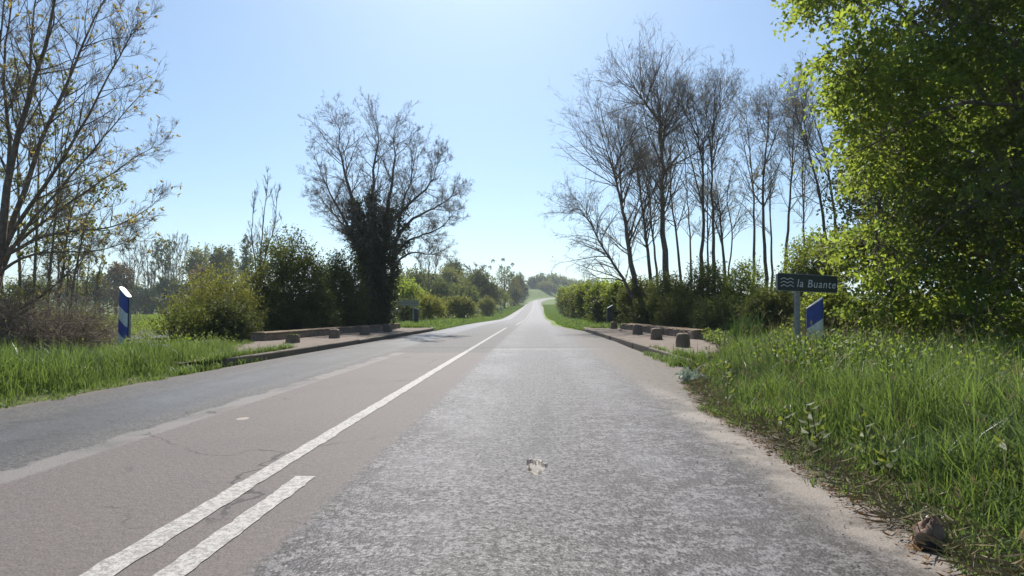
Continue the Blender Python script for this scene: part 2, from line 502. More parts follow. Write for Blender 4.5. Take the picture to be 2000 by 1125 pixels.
M['lf_mid'] = leaf_mat("leaf_mid", (.080, .100, .030), (.120, .145, .042), (.20, .23, .035), .40)
M['lf_dark'] = leaf_mat("leaf_dark", (.075, .090, .038), (.125, .138, .056), (.15, .17, .035), .36)
M['lf_olive'] = leaf_mat("leaf_olive", (.100, .115, .034), (.150, .165, .050), (.24, .245, .045), .40)
M['lf_yellow'] = leaf_mat("leaf_yellow", (.135, .150, .032), (.195, .200, .048), (.32, .32, .05), .42)
M['lf_ivy'] = leaf_mat("leaf_ivy", (.060, .074, .034), (.115, .13, .055), (.10, .12, .032), .28, .42, .45)
M['lf_silver'] = leaf_mat("leaf_silver", (.15, .17, .10), (.21, .23, .15), (.18, .2, .09), .3)
M['lf_white'] = leaf_mat("leaf_white", (.36, .42, .32), (.55, .60, .50), (.25, .3, .2), .25)
M['lf_bud'] = leaf_mat("leaf_bud", (.25, .20, .075), (.34, .29, .10), (.45, .36, .10), .45)
M['lf_russet'] = leaf_mat("leaf_russet", (.13, .085, .035), (.17, .12, .05), (.2, .12, .04), .35)
M['flower'] = leaf_mat("white_umbel", (.6, .6, .52), (.72, .72, .64), (.4, .4, .3), .3)

# ------------------------------------------------------------------ ground sheet
ys = np.unique(np.concatenate([np.arange(-80, 0, 4), np.arange(0, 34, .5), np.arange(34, 70, 2), np.arange(70, 440, 6), np.geomspace(440, 6000, 30)]))
us = np.unique(np.concatenate([np.arange(-16, 16.01, .4), -np.geomspace(16.5, 5000, 46), np.geomspace(16.5, 5000, 46)]))
UU, YY = np.meshgrid(us, ys)
XX = UU + road_x(YY)
ZZ = terrain(XX, YY)


def grid_quads(nr, nc):
    i = np.arange(nr - 1)[:, None] * nc + np.arange(nc - 1)[None]
    i = i.ravel()
    return np.stack([i, i + 1, i + nc + 1, i + nc], 1)


a = Acc().add(np.stack([XX, YY, ZZ], -1), grid_quads(*XX.shape))
tag(a.build("ground", M['ground'], smooth=True), "grassy ground, banks and hills on both sides of the road", "ground", kind='structure')

# ------------------------------------------------------------------ road
ry = np.unique(np.concatenate([np.arange(-80, -4, 4), np.arange(-4, 40, .5), np.arange(40, 120, 2), np.arange(120, 560, 4), np.arange(3.52, 4.15, .0125)]))
cx0 = (0.0 + 1.58)
tt = np.concatenate([np.linspace(0, 1, 40)])
nfine = np.arange(-.13, .131, .0105)
cols = []
rows = []
for y in ry:
    l, r_, c = float(edge_l(y)), float(edge_r(y)), float(road_x(y))
    t1 = np.linspace(l, cx0 - .16, 22); t2 = np.linspace(cx0 + .16, r_, 16)
    u = np.concatenate([t1, cx0 + nfine, t2])
    rows.append(np.stack([u + c, np.full_like(u, y), np.full_like(u, float(road_z(y)))], -1))
G = np.array(rows)
ang = np.arctan2((G[..., 1] - 3.83) * .33, G[..., 0] - .005)
rr = np.hypot(G[..., 0] - .005, (G[..., 1] - 3.83) * .33)
rim = .058 * (1 + .18 * np.sin(3 * ang + .6) + .12 * np.sin(5 * ang + 2) + .06 * np.sin(9 * ang))
G[..., 2] -= .022 * (1 - sstep(rr, rim - .020, rim + .006)) 
edge_sag = np.minimum(G[..., 0] - G[:, :1, 0], G[:, -1:, 0] - G[..., 0])
G[..., 2] -= .015 * (1 - sstep(edge_sag, 0, .5))
a = Acc().add(G, grid_quads(G.shape[0], G.shape[1]))
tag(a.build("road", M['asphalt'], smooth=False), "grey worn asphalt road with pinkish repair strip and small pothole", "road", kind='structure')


def strip(y0, y1, x0, x1, n, dz=.004, jit=.0, follow=False):
    yy = np.linspace(y0, y1, n)
    off = (road_x(yy) - road_x(y0)) if follow else 0
    L = np.stack([x0 + off + rng.normal(0, jit, n), yy, road_z(yy) + dz], 1)
    Rr = np.stack([x1 + off + rng.normal(0, jit, n), yy, road_z(yy) + dz], 1)
    V = np.empty((2 * n, 3)); V[0::2] = L; V[1::2] = Rr
    i = np.arange(n - 1) * 2
    return V, np.stack([i, i + 1, i + 3, i + 2], 1)


a = Acc()
a.add(*strip(-20, 13.75, -1.715, -1.59, 420, jit=.0045))
a.add(*strip(13.76, 34, -1.705, -1.595, 120, jit=.004))
a.add(*strip(40, 220, -1.33, -1.22, 160, follow=True))
tag(a.build("centre_line", M['paint']), "long continuous white centre line painted along the road", "road marking", kind='structure')
a = Acc().add(*strip(-9, 3.53, -1.435, -1.32, 260, jit=.0045))
tag(a.build("broken_line", M['paint']), "short white dash painted beside the centre line in the foreground", "road marking", kind='structure')
a = Acc()
for y0 in np.arange(72, 260, 13.0):
    yy = np.linspace(y0, y0 + 6, 10)
    a.add(*strip(y0, y0 + 6, float(road_x(y0) + edge_r(y0)) - .45, float(road_x(y0) + edge_r(y0)) - .2, 10, follow=True))
tag(a.build("edge_line", M['paint']), "dashed white edge line along the right side of the far road", "road marking", kind='structure')


# ------------------------------------------------------------------ bridge: kerbs, pavements, parapets, bollards
def poly_path(pts, n):
    pts = np.array(pts, float)
    s = np.concatenate([[0], np.cumsum(np.linalg.norm(np.diff(pts, axis=0), axis=1))])
    t = np.linspace(0, s[-1], n)
    return np.stack([np.interp(t, s, pts[:, i]) for i in range(pts.shape[1])], 1), s[-1]


def kerb_run(path, inward, w=.16, h=.13, unit=1.0, name="kerb", label=""):
    """a run of kerb stones: each with rounded road edge and a slight gap, one structure"""
    a = Acc()
    pts, Ltot = poly_path(path, 400)
    n = int(Ltot / unit)
    for i in range(n):
        j0, j1 = int(i / n * 399), int((i + 1) / n * 399)
        p0, p1 = pts[j0], pts[j1]
        d = (p1 - p0) / np.linalg.norm(p1 - p0)
        p0 = p0 + d * .006; p1 = p1 - d * .006
        s = np.array([d[1], -d[0]]) * inward
        hh = h + rng.normal(0, .004); off = rng.normal(0, .006)
        prof = [(0, -.12), (0, hh - .025), (.008, hh - .008), (.03, hh), (w, hh), (w, -.12)]
        V = []
        for p in (p0, (p0 + p1) / 2, p1):
            for (q, z) in prof:
                b = p + s * (q + off)
                V.append((b[0], b[1], z + rng.normal(0, .0015)))
        m = len(prof); Q = []
        for r_ in range(2):
            for c in range(m - 1):
                q = r_ * m + c
                Q.append((q, q + 1, q + m + 1, q + m))
        T = []
        for b0 in (0, 2 * m):
            for c in range(1, m - 1): T.append((b0, b0 + c, b0 + c + 1))
        a.add(V, Q, T)
    return tag(a.build(name, M['kerb']), label, "kerb", kind='structure')


KL = [(-5.62, 10.5), (-5.47, 12), (-5.25, 18), (-5.0, 26), (-4.95, 28.2), (-5.05, 29.6), (-5.4, 30.6)]
KR = [(2.66, 9.2), (2.72, 11), (2.70, 14), (2.56, 20), (2.42, 27), (2.38, 29), (2.5, 30.4), (2.9, 31.4)]
kerb_run(KL, -1, label="worn brown kerb stones along the left pavement of the bridge")
kerb_run(KR, 1, label="worn brown kerb stones along the right pavement of the bridge")


def slab(inner, outer, z, name, label, n=60):
    A, _ = poly_path(inner, n); B, _ = poly_path(outer, n)
    nc = 14
    t = np.linspace(0, 1, nc)[None, :, None]
    g = A[:, None] * (1 - t) + B[:, None] * t
    zz = z + .006 * np.sin(g[..., 0] * 5.1 + g[..., 1] * 1.7) + .005 * np.sin(g[..., 1] * 3.3)
    zz = zz + .02 * t[..., 0] 
    G3 = np.concatenate([g, zz[..., None]], -1)
    a = Acc().add(G3, grid_quads(n, nc))
    return tag(a.build(name, M['pave'], smooth=True), label, "pavement", kind='structure')


slab([(-5.9, 9.6), (-5.62, 12), (-5.41, 18), (-5.15, 26), (-5.12, 28.2), (-5.3, 30)], [(-7.9, 11.5), (-7.75, 14), (-7.5, 18), (-6.9, 24), (-6.6, 28.2), (-6.6, 30)], .118,
     "pavement", "dusty concrete pavement between left kerb and left parapet")
slab([(2.80, 9.3), (2.88, 11), (2.86, 14), (2.72, 20), (2.58, 27), (2.54, 29), (2.75, 30.6)], [(4.6, 9.8), (5.0, 12), (5.0, 15), (4.75, 18.5), (4.25, 27), (4.1, 29), (4.1, 30.6)], .118,
     "pavement", "dusty concrete pavement between right kerb and right parapet")


def parapet(p0, p1, w, h0, h1, joints, label, side, ragged=0.0):
    """low stone parapet as a chain of long blocks with a mossy coping course"""
    base = (p0[0], p0[1], .0)
    root = thing("bridge_parapet", label, "parapet", base)
    p0, p1 = np.array(p0, float), np.array(p1, float)
    d = (p1 - p0); Lt = np.linalg.norm(d); d /= Lt
    s = np.array([d[1], -d[0]]) * side
    cuts = [0.0] + joints + [Lt]
    for part_name, mat, zlo, zhi, ww, off in (("wall_face", M['wall'], -.9, 0, w, 0), ("coping", M['wall_top'], 0, .05, w + .006, -.003)):
        a = Acc()
        for i in range(len(cuts) - 1):
            n = max(6, int((cuts[i + 1] - cuts[i]) / .12)); m = 7
            tt_ = np.linspace(cuts[i] + .006, cuts[i + 1] - .006, n)
            ring = []
            rag = rng.normal(0, .004, 8)
            for tq in tt_:
                top = .12 + h0 + (h1 - h0) * tq / Lt
                z0, z1 = (zlo, top) if part_name == "wall_face" else (top, top + zhi)
                c = p0 + d * tq
                er = rng.normal(0, .006 + ragged * .01, 4)
                pr = [(off + er[0], z0), (off + er[1], z1 - .02), (off + .02, z1 + er[2] * .6), (off + ww * .35, z1 + .008 + er[3] * .5),
                      (off + ww * .7, z1 + .008 + er[1] * .5), (off + ww - .02, z1), (off + ww, z1 - .02), (off + ww, z0)]
                for q, z in pr:
                    b = c + s * q
                    ring.append((b[0], b[1], z))
            m = 8
            Q = []
            for r_ in range(n - 1):
                for c_ in range(m):
                    q0, q1 = r_ * m + c_, r_ * m + (c_ + 1) % m
                    Q.append((q0, q1, q1 + m, q0 + m))
            T = []
            for b0 in (0, (n - 1) * m):
                for c_ in range(1, m - 1): T.append((b0, b0 + c_, b0 + c_ + 1))
            a.add(ring, Q, T)
        a.build(part_name, mat, root)
    return root


parapet((-7.55, 16.2), (-6.45, 28.0), .42, .21, .20, [3.2, 6.6, 9.6], "long low stone parapet beside the left bridge pavement under the ivy tree", -1)
parapet((4.72, 17.8), (3.98, 27.6), .62, .24, .22, [1.9, 3.0, 5.8], "long low stone parapet with mossy orange top beside the right bridge pavement", 1, 1.0)


def bollard(x, y, w, h, label, group, mossy=False, seed=0, z=.12):
    r_ = np.random.default_rng(seed)
    root = thing("stone_bollard", label, "bollard", (x, y, z), group)
    n = 28
    prof = [(-.1, 1.0), (0, 1.0), (.08, .985), (.5, .92), (.80, .87), (.90, .82), (.97, .70), (1.0, .45), (1.01, 0.001)]
    rings = []
    th = np.arange(n) / n * 2 * np.pi
    jit = 1 + .04 * np.sin(2 * th + r_.uniform(0, 6)) + .03 * np.sin(3 * th + r_.uniform(0, 6))
    for (t, q) in prof:
        rad = w / 2 * q * jit * (1 + r_.normal(0, .012, n))
        sq = 1 / np.maximum(np.abs(np.cos(th))**2.6 + np.abs(np.sin(th))**2.6, 1e-6)**(1 / 2.6)
        rings.append(np.stack([x + rad * sq * np.cos(th), y + rad * sq * np.sin(th), np.full(n, z + t * h) + r_.normal(0, .004, n)], 1))
    Q = [(i * n + j, i * n + (j + 1) % n, (i + 1) * n + (j + 1) % n, (i + 1) * n + j) for i in range(len(prof) - 1) for j in range(n)]
    Acc().add(np.concatenate(rings), Q).build("post", M['bollard'], root, smooth=True)
    if mossy:
        m = 500
        thm = r_.uniform(0, 6.283, m); q = np.sqrt(r_.uniform(0, 1, m))
        P0 = np.stack([x + q * w * .5 * np.cos(thm), y + q * w * .5 * np.sin(thm), z + h * (1.0 - .25 * q**4 * r_.uniform(0, 2, m))], 1)
        leaves_at(P0, np.tile([0, 0, 1.0], (m, 1)), .03, .02, r_, spread=.9).build("moss", M['moss'], root)
    return root


# ------------------------------------------------------------------ vegetation generators
def leaf_arrays(P, D, S, Lh, Wh):
    """folded diamond leaves: P base, D axis, S side (unit), length, width arrays"""
    N = len(P)
    Nn = norm(np.cross(D, S))
    Lh = np.broadcast_to(np.asarray(Lh, float), (N,))[:, None]; Wh = np.broadcast_to(np.asarray(Wh, float), (N,))[:, None]
    V = np.empty((N, 4, 3))
    V[:, 0] = P
    V[:, 1] = P + D * Lh * .45 + S * Wh * .5 + Nn * Wh * .16
    V[:, 2] = P + D * Lh - Nn * Lh * .1
    V[:, 3] = P + D * Lh * .45 - S * Wh * .5 + Nn * Wh * .16
    i = np.arange(N) * 4
    T = np.concatenate([np.stack([i, i + 1, i + 2], 1), np.stack([i, i + 2, i + 3], 1)])
    return V.reshape(-1, 3), None, T


def leaves_at(P, D, length, width, r_, spread=.8, sj=.3):
    D = norm(D + r_.normal(0, spread, P.shape))
    S = norm(np.cross(D, r_.normal(0, 1, P.shape)))
    sc = np.clip(r_.normal(1, sj, len(P)), .4, 1.8)
    return Acc().add(*leaf_arrays(P, D, S, length * sc, width * sc))


def tubes(acc, pts, rad, sides=4):
    N, Mm, _ = pts.shape
    d = norm(pts[:, -1] - pts[:, 0])
    ref = np.where(np.abs(d[:, 2:3]) > .9, np.array([[1., 0, 0]]), np.array([[0, 0, 1.]]))
    A = norm(np.cross(d, ref)); B = np.cross(d, A)
    th = np.arange(sides) / sides * 2 * np.pi
    off = A[:, None, None] * np.cos(th)[None, None, :, None] + B[:, None, None] * np.sin(th)[None, None, :, None]
    V = pts[:, :, None] + off * rad[:, :, None, None]
    base = (np.arange(N) * Mm * sides)[:, None, None]
    m = (np.arange(Mm - 1) * sides)[None, :, None]
    j = np.arange(sides)[None, None]
    j2 = (j + 1) % sides
    Q = np.stack([base + m + j, base + m + j2, base + m + sides + j2, base + m + sides + j], -1).reshape(-1, 4)
    acc.add(V.reshape(-1, 3), Q)
    return acc


def grow(P, D, L, Rr, nseg, wob, trop, tip, r_):
    N = len(P)
    pts = np.empty((N, nseg + 1, 3)); dr = np.empty((N, nseg + 1, 3))
    P, D = P.copy(), norm(D)
    for s in range(nseg + 1):
        pts[:, s] = P; dr[:, s] = D
        D = D + r_.normal(0, wob, (N, 3)); D[:, 2] += trop
        D = norm(D)
        P = P + D * (L / nseg)[:, None]
    rad = Rr[:, None] * np.linspace(1, tip, nseg + 1)[None]
    return pts, dr, rad


def spawn(pts, dr, rad, L, n, t0, t1, ang, aj, lr, rr_, prof, r_, lmin=0.0):
    N, Mm, _ = pts.shape
    cnt = np.broadcast_to(np.asarray(n), (N,)).astype(int)
    idx = np.repeat(np.arange(N), cnt)
    t = r_.uniform(t0, t1, len(idx))
    f = t * (Mm - 1); i = np.minimum(f.astype(int), Mm - 2); w = (f - i)[:, None]
    P = pts[idx, i] * (1 - w) + pts[idx, i + 1] * w
    D = norm(dr[idx, i] * (1 - w) + dr[idx, i + 1] * w)
    rr0 = rad[idx, i] * (1 - w[:, 0]) + rad[idx, i + 1] * w[:, 0]
    perp = norm(np.cross(D, r_.normal(0, 1, D.shape)))
    A = R(ang) + r_.normal(0, R(aj), len(idx))
    nd = D * np.cos(A)[:, None] + perp * np.sin(A)[:, None]
    Lc = np.maximum(L[idx] * lr * (1 - prof * t) * r_.uniform(.6, 1.15, len(idx)), lmin)
    return P, nd, Lc, rr0 * rr_, t


def resample(poly, n, r_, jit):
    p, _ = poly_path(poly, n)
    for _ in range(3):
        p[1:-1] = (p[:-2] + 2 * p[1:-1] + p[2:]) / 4
    p[1:-1] += r_.normal(0, jit, (n - 2, 3))
    return p


def bare_tree(name, label, cat, trunks, n1, l1, lev, bark, twig, seed, group=None, up=.05, t0=.35, buds=None, bud_n=0, bud_size=.08, twig_r=.006,
              a1=38, base=None, drop=None, wood_r=.0115, top=.5):
    """trunks: list of (points, r0, r1).  lev: list of (n, ratio, angle) below the first order of branches.
    Branches are slender and ascend; every order is tapered to thread-like twigs."""
    r_ = np.random.default_rng(seed)
    tp = np.array([resample(t[0], 15, r_, t[1] * .2) for t in trunks])
    tr = np.array([np.linspace(1, 0, 15)**1.2 * (t[1] - t[2]) + t[2] for t in trunks])
    tr[:, 0] *= 1.25; tr[:, 1] *= 1.06
    td = np.gradient(tp, axis=1); td = norm(td)
    base = tp[0, 0] if base is None else base
    root = thing(name, label, cat, base, group)
    wood, fine = Acc(), Acc()
    tubes(wood, tp, tr, 8)
    nt = len(trunks)
    lf = np.full(nt, l1) if np.ndim(l1) == 0 else np.asarray(l1, float)
    n1 = np.broadcast_to(np.asarray(n1), (nt,)).astype(int)
    P, D, L, Rr, t = spawn(tp, td, tr, np.ones(nt), n1, t0, 1.0, a1, 9, 1.0, .6, 0, r_)
    # leaders that carry each trunk on into the crown
    P = np.concatenate([P, np.repeat(tp[:, -1], 3, 0)]); D = np.concatenate([D, norm(np.repeat(td[:, -1], 3, 0) + r_.normal(0, .3, (nt * 3, 3)))])
    Rr = np.concatenate([Rr, np.repeat(tr[:, -1], 3) * .7]); t = np.concatenate([t, np.ones(nt * 3)])
    idx = np.concatenate([np.repeat(np.arange(nt), n1), np.repeat(np.arange(nt), 3)])
    L = lf[idx] * (1.12 - top * np.clip((t - t0) / (1 - t0), 0, 1)) * r_.uniform(.55, 1.15, len(idx))
    Rr = np.clip(Rr, twig_r * 1.6, np.maximum(L * wood_r, twig_r * 1.6))
    p, d, q = grow(P, D, L, Rr, 9, .085, up, .22, r_)
    tubes(wood, p, q, 5)
    nl = len(lev)
    for li, (n, ratio, ang) in enumerate(lev):
        P, D, Lc, Rr, t = spawn(p, d, q, L, n, .12, 1.0, ang, 9, ratio, .62, .45, r_, .12)
        Rr = np.maximum(Rr, twig_r)
        trop = up * (1 + .3 * li) if drop is None else drop * (li + 1) / nl
        p, d, q = grow(P, D, Lc, Rr, 5 if li < nl - 1 else 3, .10, trop, .4, r_)
        L = Lc
        tubes(wood if li == 0 else fine, p, q, 4 if li == 0 else 3)
    wood.build("trunk", bark, root, smooth=True)
    fine.build("crown", twig, root, smooth=True)
    if buds is not None and bud_n:
        e = p[:, -1]; de = d[:, -1]
        k = r_.choice(len(e), min(len(e), bud_n), replace=False)
        k = np.repeat(k, 6)
        leaves_at(e[k], de[k], bud_size, bud_size * .45, r_, .9).build("foliage", buds, root)
    return root, tp, tr, td


def wobble(d, s, ph):
    return (np.sin(d[:, 0] * s + ph) + np.sin(d[:, 1] * s * 1.3 + ph * 2.1) + np.sin(d[:, 2] * s * 1.1 + ph * .7)) / 3


def sprays(lobes, n, r_, zmin=None, out=.10, shell=.22, up=.35):
    """points and axes of leafy sprays through the shells of ellipsoid lobes"""
    lobes = np.array(lobes, float)
    area = lobes[:, 3] * lobes[:, 5] + lobes[:, 4] * lobes[:, 5] + lobes[:, 3] * lobes[:, 4]
    k = r_.choice(len(lobes), n, p=area / area.sum())
    d = norm(r_.normal(0, 1, (n, 3)))
    fl = r_.uniform(0, 1, n) < .5
    d[:, 2] = np.where(fl, np.abs(d[:, 2]), d[:, 2])
    rad = 1 - np.abs(r_.normal(0, shell, n)) + .2 * wobble(d, 4.0, 1.7) + .1 * wobble(d, 9.0, .3)
    far = r_.uniform(0, 1, n) < out
    rad = np.where(far, rad + r_.uniform(.02, .28, n), rad)
    P = lobes[k, :3] + d * lobes[k, 3:6] * rad[:, None]
    A = norm(d + np.array([0, 0, up]) + r_.normal(0, .45, (n, 3)))
    if zmin is not None:
        keep = P[:, 2] > zmin(P[:, 0], P[:, 1]) + .05
        P, A = P[keep], A[keep]
    return P, A


def spray_leaves(P, A, per, length, ls, wr, r_, flat=.5, droop=.0):
    """each spray: a short shoot with leaves along both sides"""
    n = len(P)
    side = norm(np.cross(A, r_.normal(0, 1, A.shape)))
    t = np.tile(np.linspace(.1, 1, per), n)
    k = np.repeat(np.arange(n), per)
    sc = np.clip(r_.normal(1, .3, n), .4, 1.8)
    base = P[k] + A[k] * (t * length * sc[k])[:, None] + r_.normal(0, length * .08, (n * per, 3))
    base[:, 2] -= droop * length * t**2
    alt = np.where(np.tile(np.arange(per) % 2, n) == 0, 1.0, -1.0)[:, None]
    D = norm(A[k] * .6 + side[k] * alt * .9 + r_.normal(0, .35, (n * per, 3)) + np.array([0, 0, -droop * .5]))
    S = norm(np.cross(D, np.cross(A[k], side[k]) * flat + r_.normal(0, .6, (n * per, 3))) + 1e-6)
    ll = ls * np.clip(r_.normal(1, .25, n * per), .45, 1.7)
    return leaf_arrays(base, D, S, ll, ll * wr)


def lobe_cluster(c, w, d, h, k, r_, squash=1.0):
    """k overlapping lobes filling a rounded bush of half-width w, half-depth d, height h standing at c"""
    L = []
    for i in range(k):
        ang_ = r_.uniform(0, 6.283); q = math.sqrt(r_.uniform(0, 1)) * .62
        hz = r_.uniform(.22, .78) * (1 - .25 * q)
        s = r_.uniform(.36, .56)
        L.append((c[0] + math.cos(ang_) * q * w, c[1] + math.sin(ang_) * q * d, c[2] + h * hz, w * s, d * s, h * s * .62 * squash))
    L.append((c[0], c[1], c[2] + h * .45, w * .68, d * .68, h * .5))
    return L


def bush(name, label, cat, c, w, d, h, n, mat, seed, per=8, length=.28, ls=.07, wr=.55, k=9, group=None, out=.12, stems=26, bark='bark_brown', lobes=None,
         mat2=None, frac2=.0, squash=1.0, up=.35, foliage="foliage", stemr=.02):
    r_ = np.random.default_rng(seed)
    c = np.array(c, float)
    root = thing(name, label, cat, c, group)
    lobes = lobes or lobe_cluster(c, w, d, h, k, r_, squash)
    P, A = sprays(lobes, n, r_, terrain, out=out, up=up)
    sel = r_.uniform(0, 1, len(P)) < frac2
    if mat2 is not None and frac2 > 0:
        # the second tint paints sunlight into the colour of the top shoots
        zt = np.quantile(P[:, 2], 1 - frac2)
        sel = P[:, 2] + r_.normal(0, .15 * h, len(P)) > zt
        Acc().add(*spray_leaves(P[sel], A[sel], per, length, ls, wr, r_)).build("sunlit_tint", mat2, root)
        P2, A2 = P[~sel], A[~sel]
    else:
        P2, A2 = P, A
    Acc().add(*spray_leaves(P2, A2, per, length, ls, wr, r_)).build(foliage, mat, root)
    s = r_.choice(len(P), min(stems, len(P)), replace=False)
    e = P[s]
    b = np.stack([c[0] + r_.normal(0, w * .18, len(s)), c[1] + r_.normal(0, d * .18, len(s)), np.full(len(s), c[2] - .1)], 1)
    t = np.linspace(0, 1, 6)[None, :, None]
    pp = b[:, None] * (1 - t) + e[:, None] * t
    pp[:, :, 2] += (np.sin(t[..., 0] * np.pi) * .12 * h)
    pp[:, 1:-1] += r_.normal(0, .03 * h, (len(s), 4, 3))
    rad = np.linspace(1, .25, 6)[None] * (stemr * r_.uniform(.6, 1.3, len(s)))[:, None]
    tubes(Acc(), pp, rad, 5).build("stems", M[bark], root, smooth=True)
    return root


def gz(x, y):
    return float(terrain(x, y))


def bush_px(name, label, cat, px, top, hw, Y, n, mat, seed, dep=None, **kw):
    """bush whose middle stands at photo column px, crown top at row top, half-width hw px, at depth Y"""
    p = W(px, top, Y)
    w = hw * Y / FPX
    z = gz(p[0], Y)
    return bush(name, label, cat, (p[0], Y, z), w, dep or w * .9, p[2] - z, n, mat, seed, **kw)


# ------------------------------------------------------------------ bollards
GB = "stone bollards along the bridge pavements"
bollard(3.53, 14.25, .335, .335, "nearest and largest dark stone bollard on the right bridge pavement", GB, seed=1)
bollard(3.62, 17.8, .345, .345, "second nearest dark stone bollard on the right bridge pavement", GB, seed=2)
bollard(3.70, 21.5, .37, .37, "third dark stone bollard on right pavement, in front of the parapet's far end", GB, seed=3)
bollard(3.72, 28.1, .33, .34, "farthest dark stone bollard on right pavement, standing alone past the parapet end", GB, seed=4)
bollard(-6.33, 18.4, .34, .29, "nearest bare stone bollard on the left bridge pavement", GB, seed=5)
bollard(-6.15, 21.1, .36, .32, "middle bare stone bollard on the left bridge pavement", GB, seed=6)
bollard(-6.08, 24.1, .36, .30, "farthest stone bollard on left pavement, before the end of the parapet", GB, seed=7)
bollard(-6.50, 15.6, .37, .24, "moss covered green bollard at the near end of the left pavement", GB, True, seed=8)

# ------------------------------------------------------------------ bent-top marker posts
def marker_post(x, y, w, dep, htop, rise, rotz, label, far=False):
    """hollow plastic balise: rounded body with slanted white cap and slanting blue / white film bands"""
    z0 = gz(x, y) - .05
    root = thing("marker_post", label, "marker post", (x, y, z0), "blue and white marker posts at the bridge ends")
    n = 40
    th = np.arange(n) / n * 2 * np.pi
    ex = 2 / 3.4
    cxs = np.sign(np.cos(th)) * np.abs(np.cos(th))**ex * w / 2
    cys = np.sign(np.sin(th)) * np.abs(np.sin(th))**ex * dep / 2
    cr, sr = math.cos(rotz), math.sin(rotz)

    def place(lx, ly, z):
        return np.stack([x + lx * cr - ly * sr, y + lx * sr + ly * cr, z], -1)
    ztop = htop + rise * cxs / w
    rows_ = [place(cxs, cys, np.full(n, z0)), place(cxs, cys, ztop - .02), place(cxs, cys, ztop - .006)]
    Q = [(i * n + j, i * n + (j + 1) % n, (i + 1) * n + (j + 1) % n, (i + 1) * n + j) for i in range(2) for j in range(n)]
    Acc().add(np.concatenate(rows_), Q).build("body", M['shell'], root, smooth=True)
    capr = [place(cxs * 1.02, cys * 1.02, ztop - .012), place(cxs * 1.02, cys * 1.02, ztop + .006), place(cxs * .96, cys * .96, ztop + .012)]
    Vc = np.concatenate(capr + [place(np.zeros(1), np.zeros(1), np.array([htop + .013]))])
    Tc = [(2 * n + j, 2 * n + (j + 1) % n, 3 * n) for j in range(n)]
    Acc().add(Vc, Q, Tc).build("cap", M['cap'], root)
    # grey moulding along the two rear edges
    for sgn in (-1, 1):
        xs_ = sgn * w * .5
        V, Qb = box_arrays(xs_ - .006, xs_ + .006, -.004, dep * .30, 0, 1)
        V[:, 2] = np.where(V[:, 2] > .5, htop + rise * xs_ / w - .03, z0 + .05)
        Acc().add(place(V[:, 0], V[:, 1], V[:, 2]), Qb).build("edge_strip", M['shell_edge'], root)
    if not far:
        m = 17
        phi = np.linspace(np.pi * 1.09, np.pi * 1.91, m)
        bx = np.sign(np.cos(phi)) * np.abs(np.cos(phi))**ex * (w / 2 + .0025)
        by = np.sign(np.sin(phi)) * np.abs(np.sin(phi))**ex * (dep / 2 + .0025)
        hi = htop - .025
        for i, hgt in enumerate((.30, .27, .27, .25)):
            lo = max(hi - hgt, z0 + .03)
            V = np.concatenate([place(bx, by, lo + rise * bx / w), place(bx, by, hi + rise * bx / w)])
            Qb = [(j, j + 1, m + j + 1, m + j) for j in range(m - 1)]
            Acc().add(V, Qb).build("blue_band" if i % 2 == 0 else "white_band", M['blue'] if i % 2 == 0 else M['white'], root, smooth=True)
            hi = lo - .001
    return root


p = W(244, 600, 11.4); marker_post(p[0], 11.4, .25, .12, 1.36, -.20, R(-18), "blue and white banded marker post on the left grass verge")
p = W(1591, 600, 9.6); marker_post(p[0], 9.6, .235, .11, 1.115, .17, R(-22), "blue and white marker post behind the dark river name sign")
p = W(812, 600, 37); marker_post(p[0], 37, .36, .14, 1.13, -.16, R(10), "dark back of slanted marker post beside the far sign back on the left", True)
p = W(1191, 600, 34); marker_post(p[0], 34, .33, .14, 1.21, .18, R(5), "dark back of slanted marker post among shrubs beyond the right parapet", True)

# ------------------------------------------------------------------ river sign
def text_mesh(body, size, shear, space=1.0):
    cu = bpy.data.curves.new("t", 'FONT')
    cu.body = body; cu.size = size; cu.shear = shear; cu.extrude = .0012; cu.space_character = space
    cu.align_x = 'LEFT'; cu.resolution_u = 4
    ob = bpy.data.objects.new("t", cu)
    COL.objects.link(ob)
    dg = bpy.context.evaluated_depsgraph_get()
    me = bpy.data.meshes.new_from_object(ob.evaluated_get(dg))
    bpy.data.objects.remove(ob); bpy.data.curves.remove(cu)
    return me


def rounded_plate(w, h, r, t, n=6):
    P2 = []
    for cx_, cz_, a0 in ((w / 2 - r, h / 2 - r, 0), (-w / 2 + r, h / 2 - r, 90), (-w / 2 + r, -h / 2 + r, 180), (w / 2 - r, -h / 2 + r, 270)):
        for i in range(n + 1):
            a_ = R(a0 + 90 * i / n)
            P2.append((cx_ + r * math.cos(a_), cz_ + r * math.sin(a_)))
    m = len(P2)
    V = [(q[0], -t / 2, q[1]) for q in P2] + [(q[0], t / 2, q[1]) for q in P2] + [(0, -t / 2, 0), (0, t / 2, 0)]
    Q = [(i, (i + 1) % m, m + (i + 1) % m, m + i) for i in range(m)]
    T = [((i + 1) % m, i, 2 * m) for i in range(m)] + [(m + i, m + (i + 1) % m, 2 * m + 1) for i in range(m)]
    return np.array(V, float), Q, T


def xf(V, Mx):
    V = np.asarray(V, float)
    A = np.array(Mx)
    return V @ A[:3, :3].T + A[:3, 3]


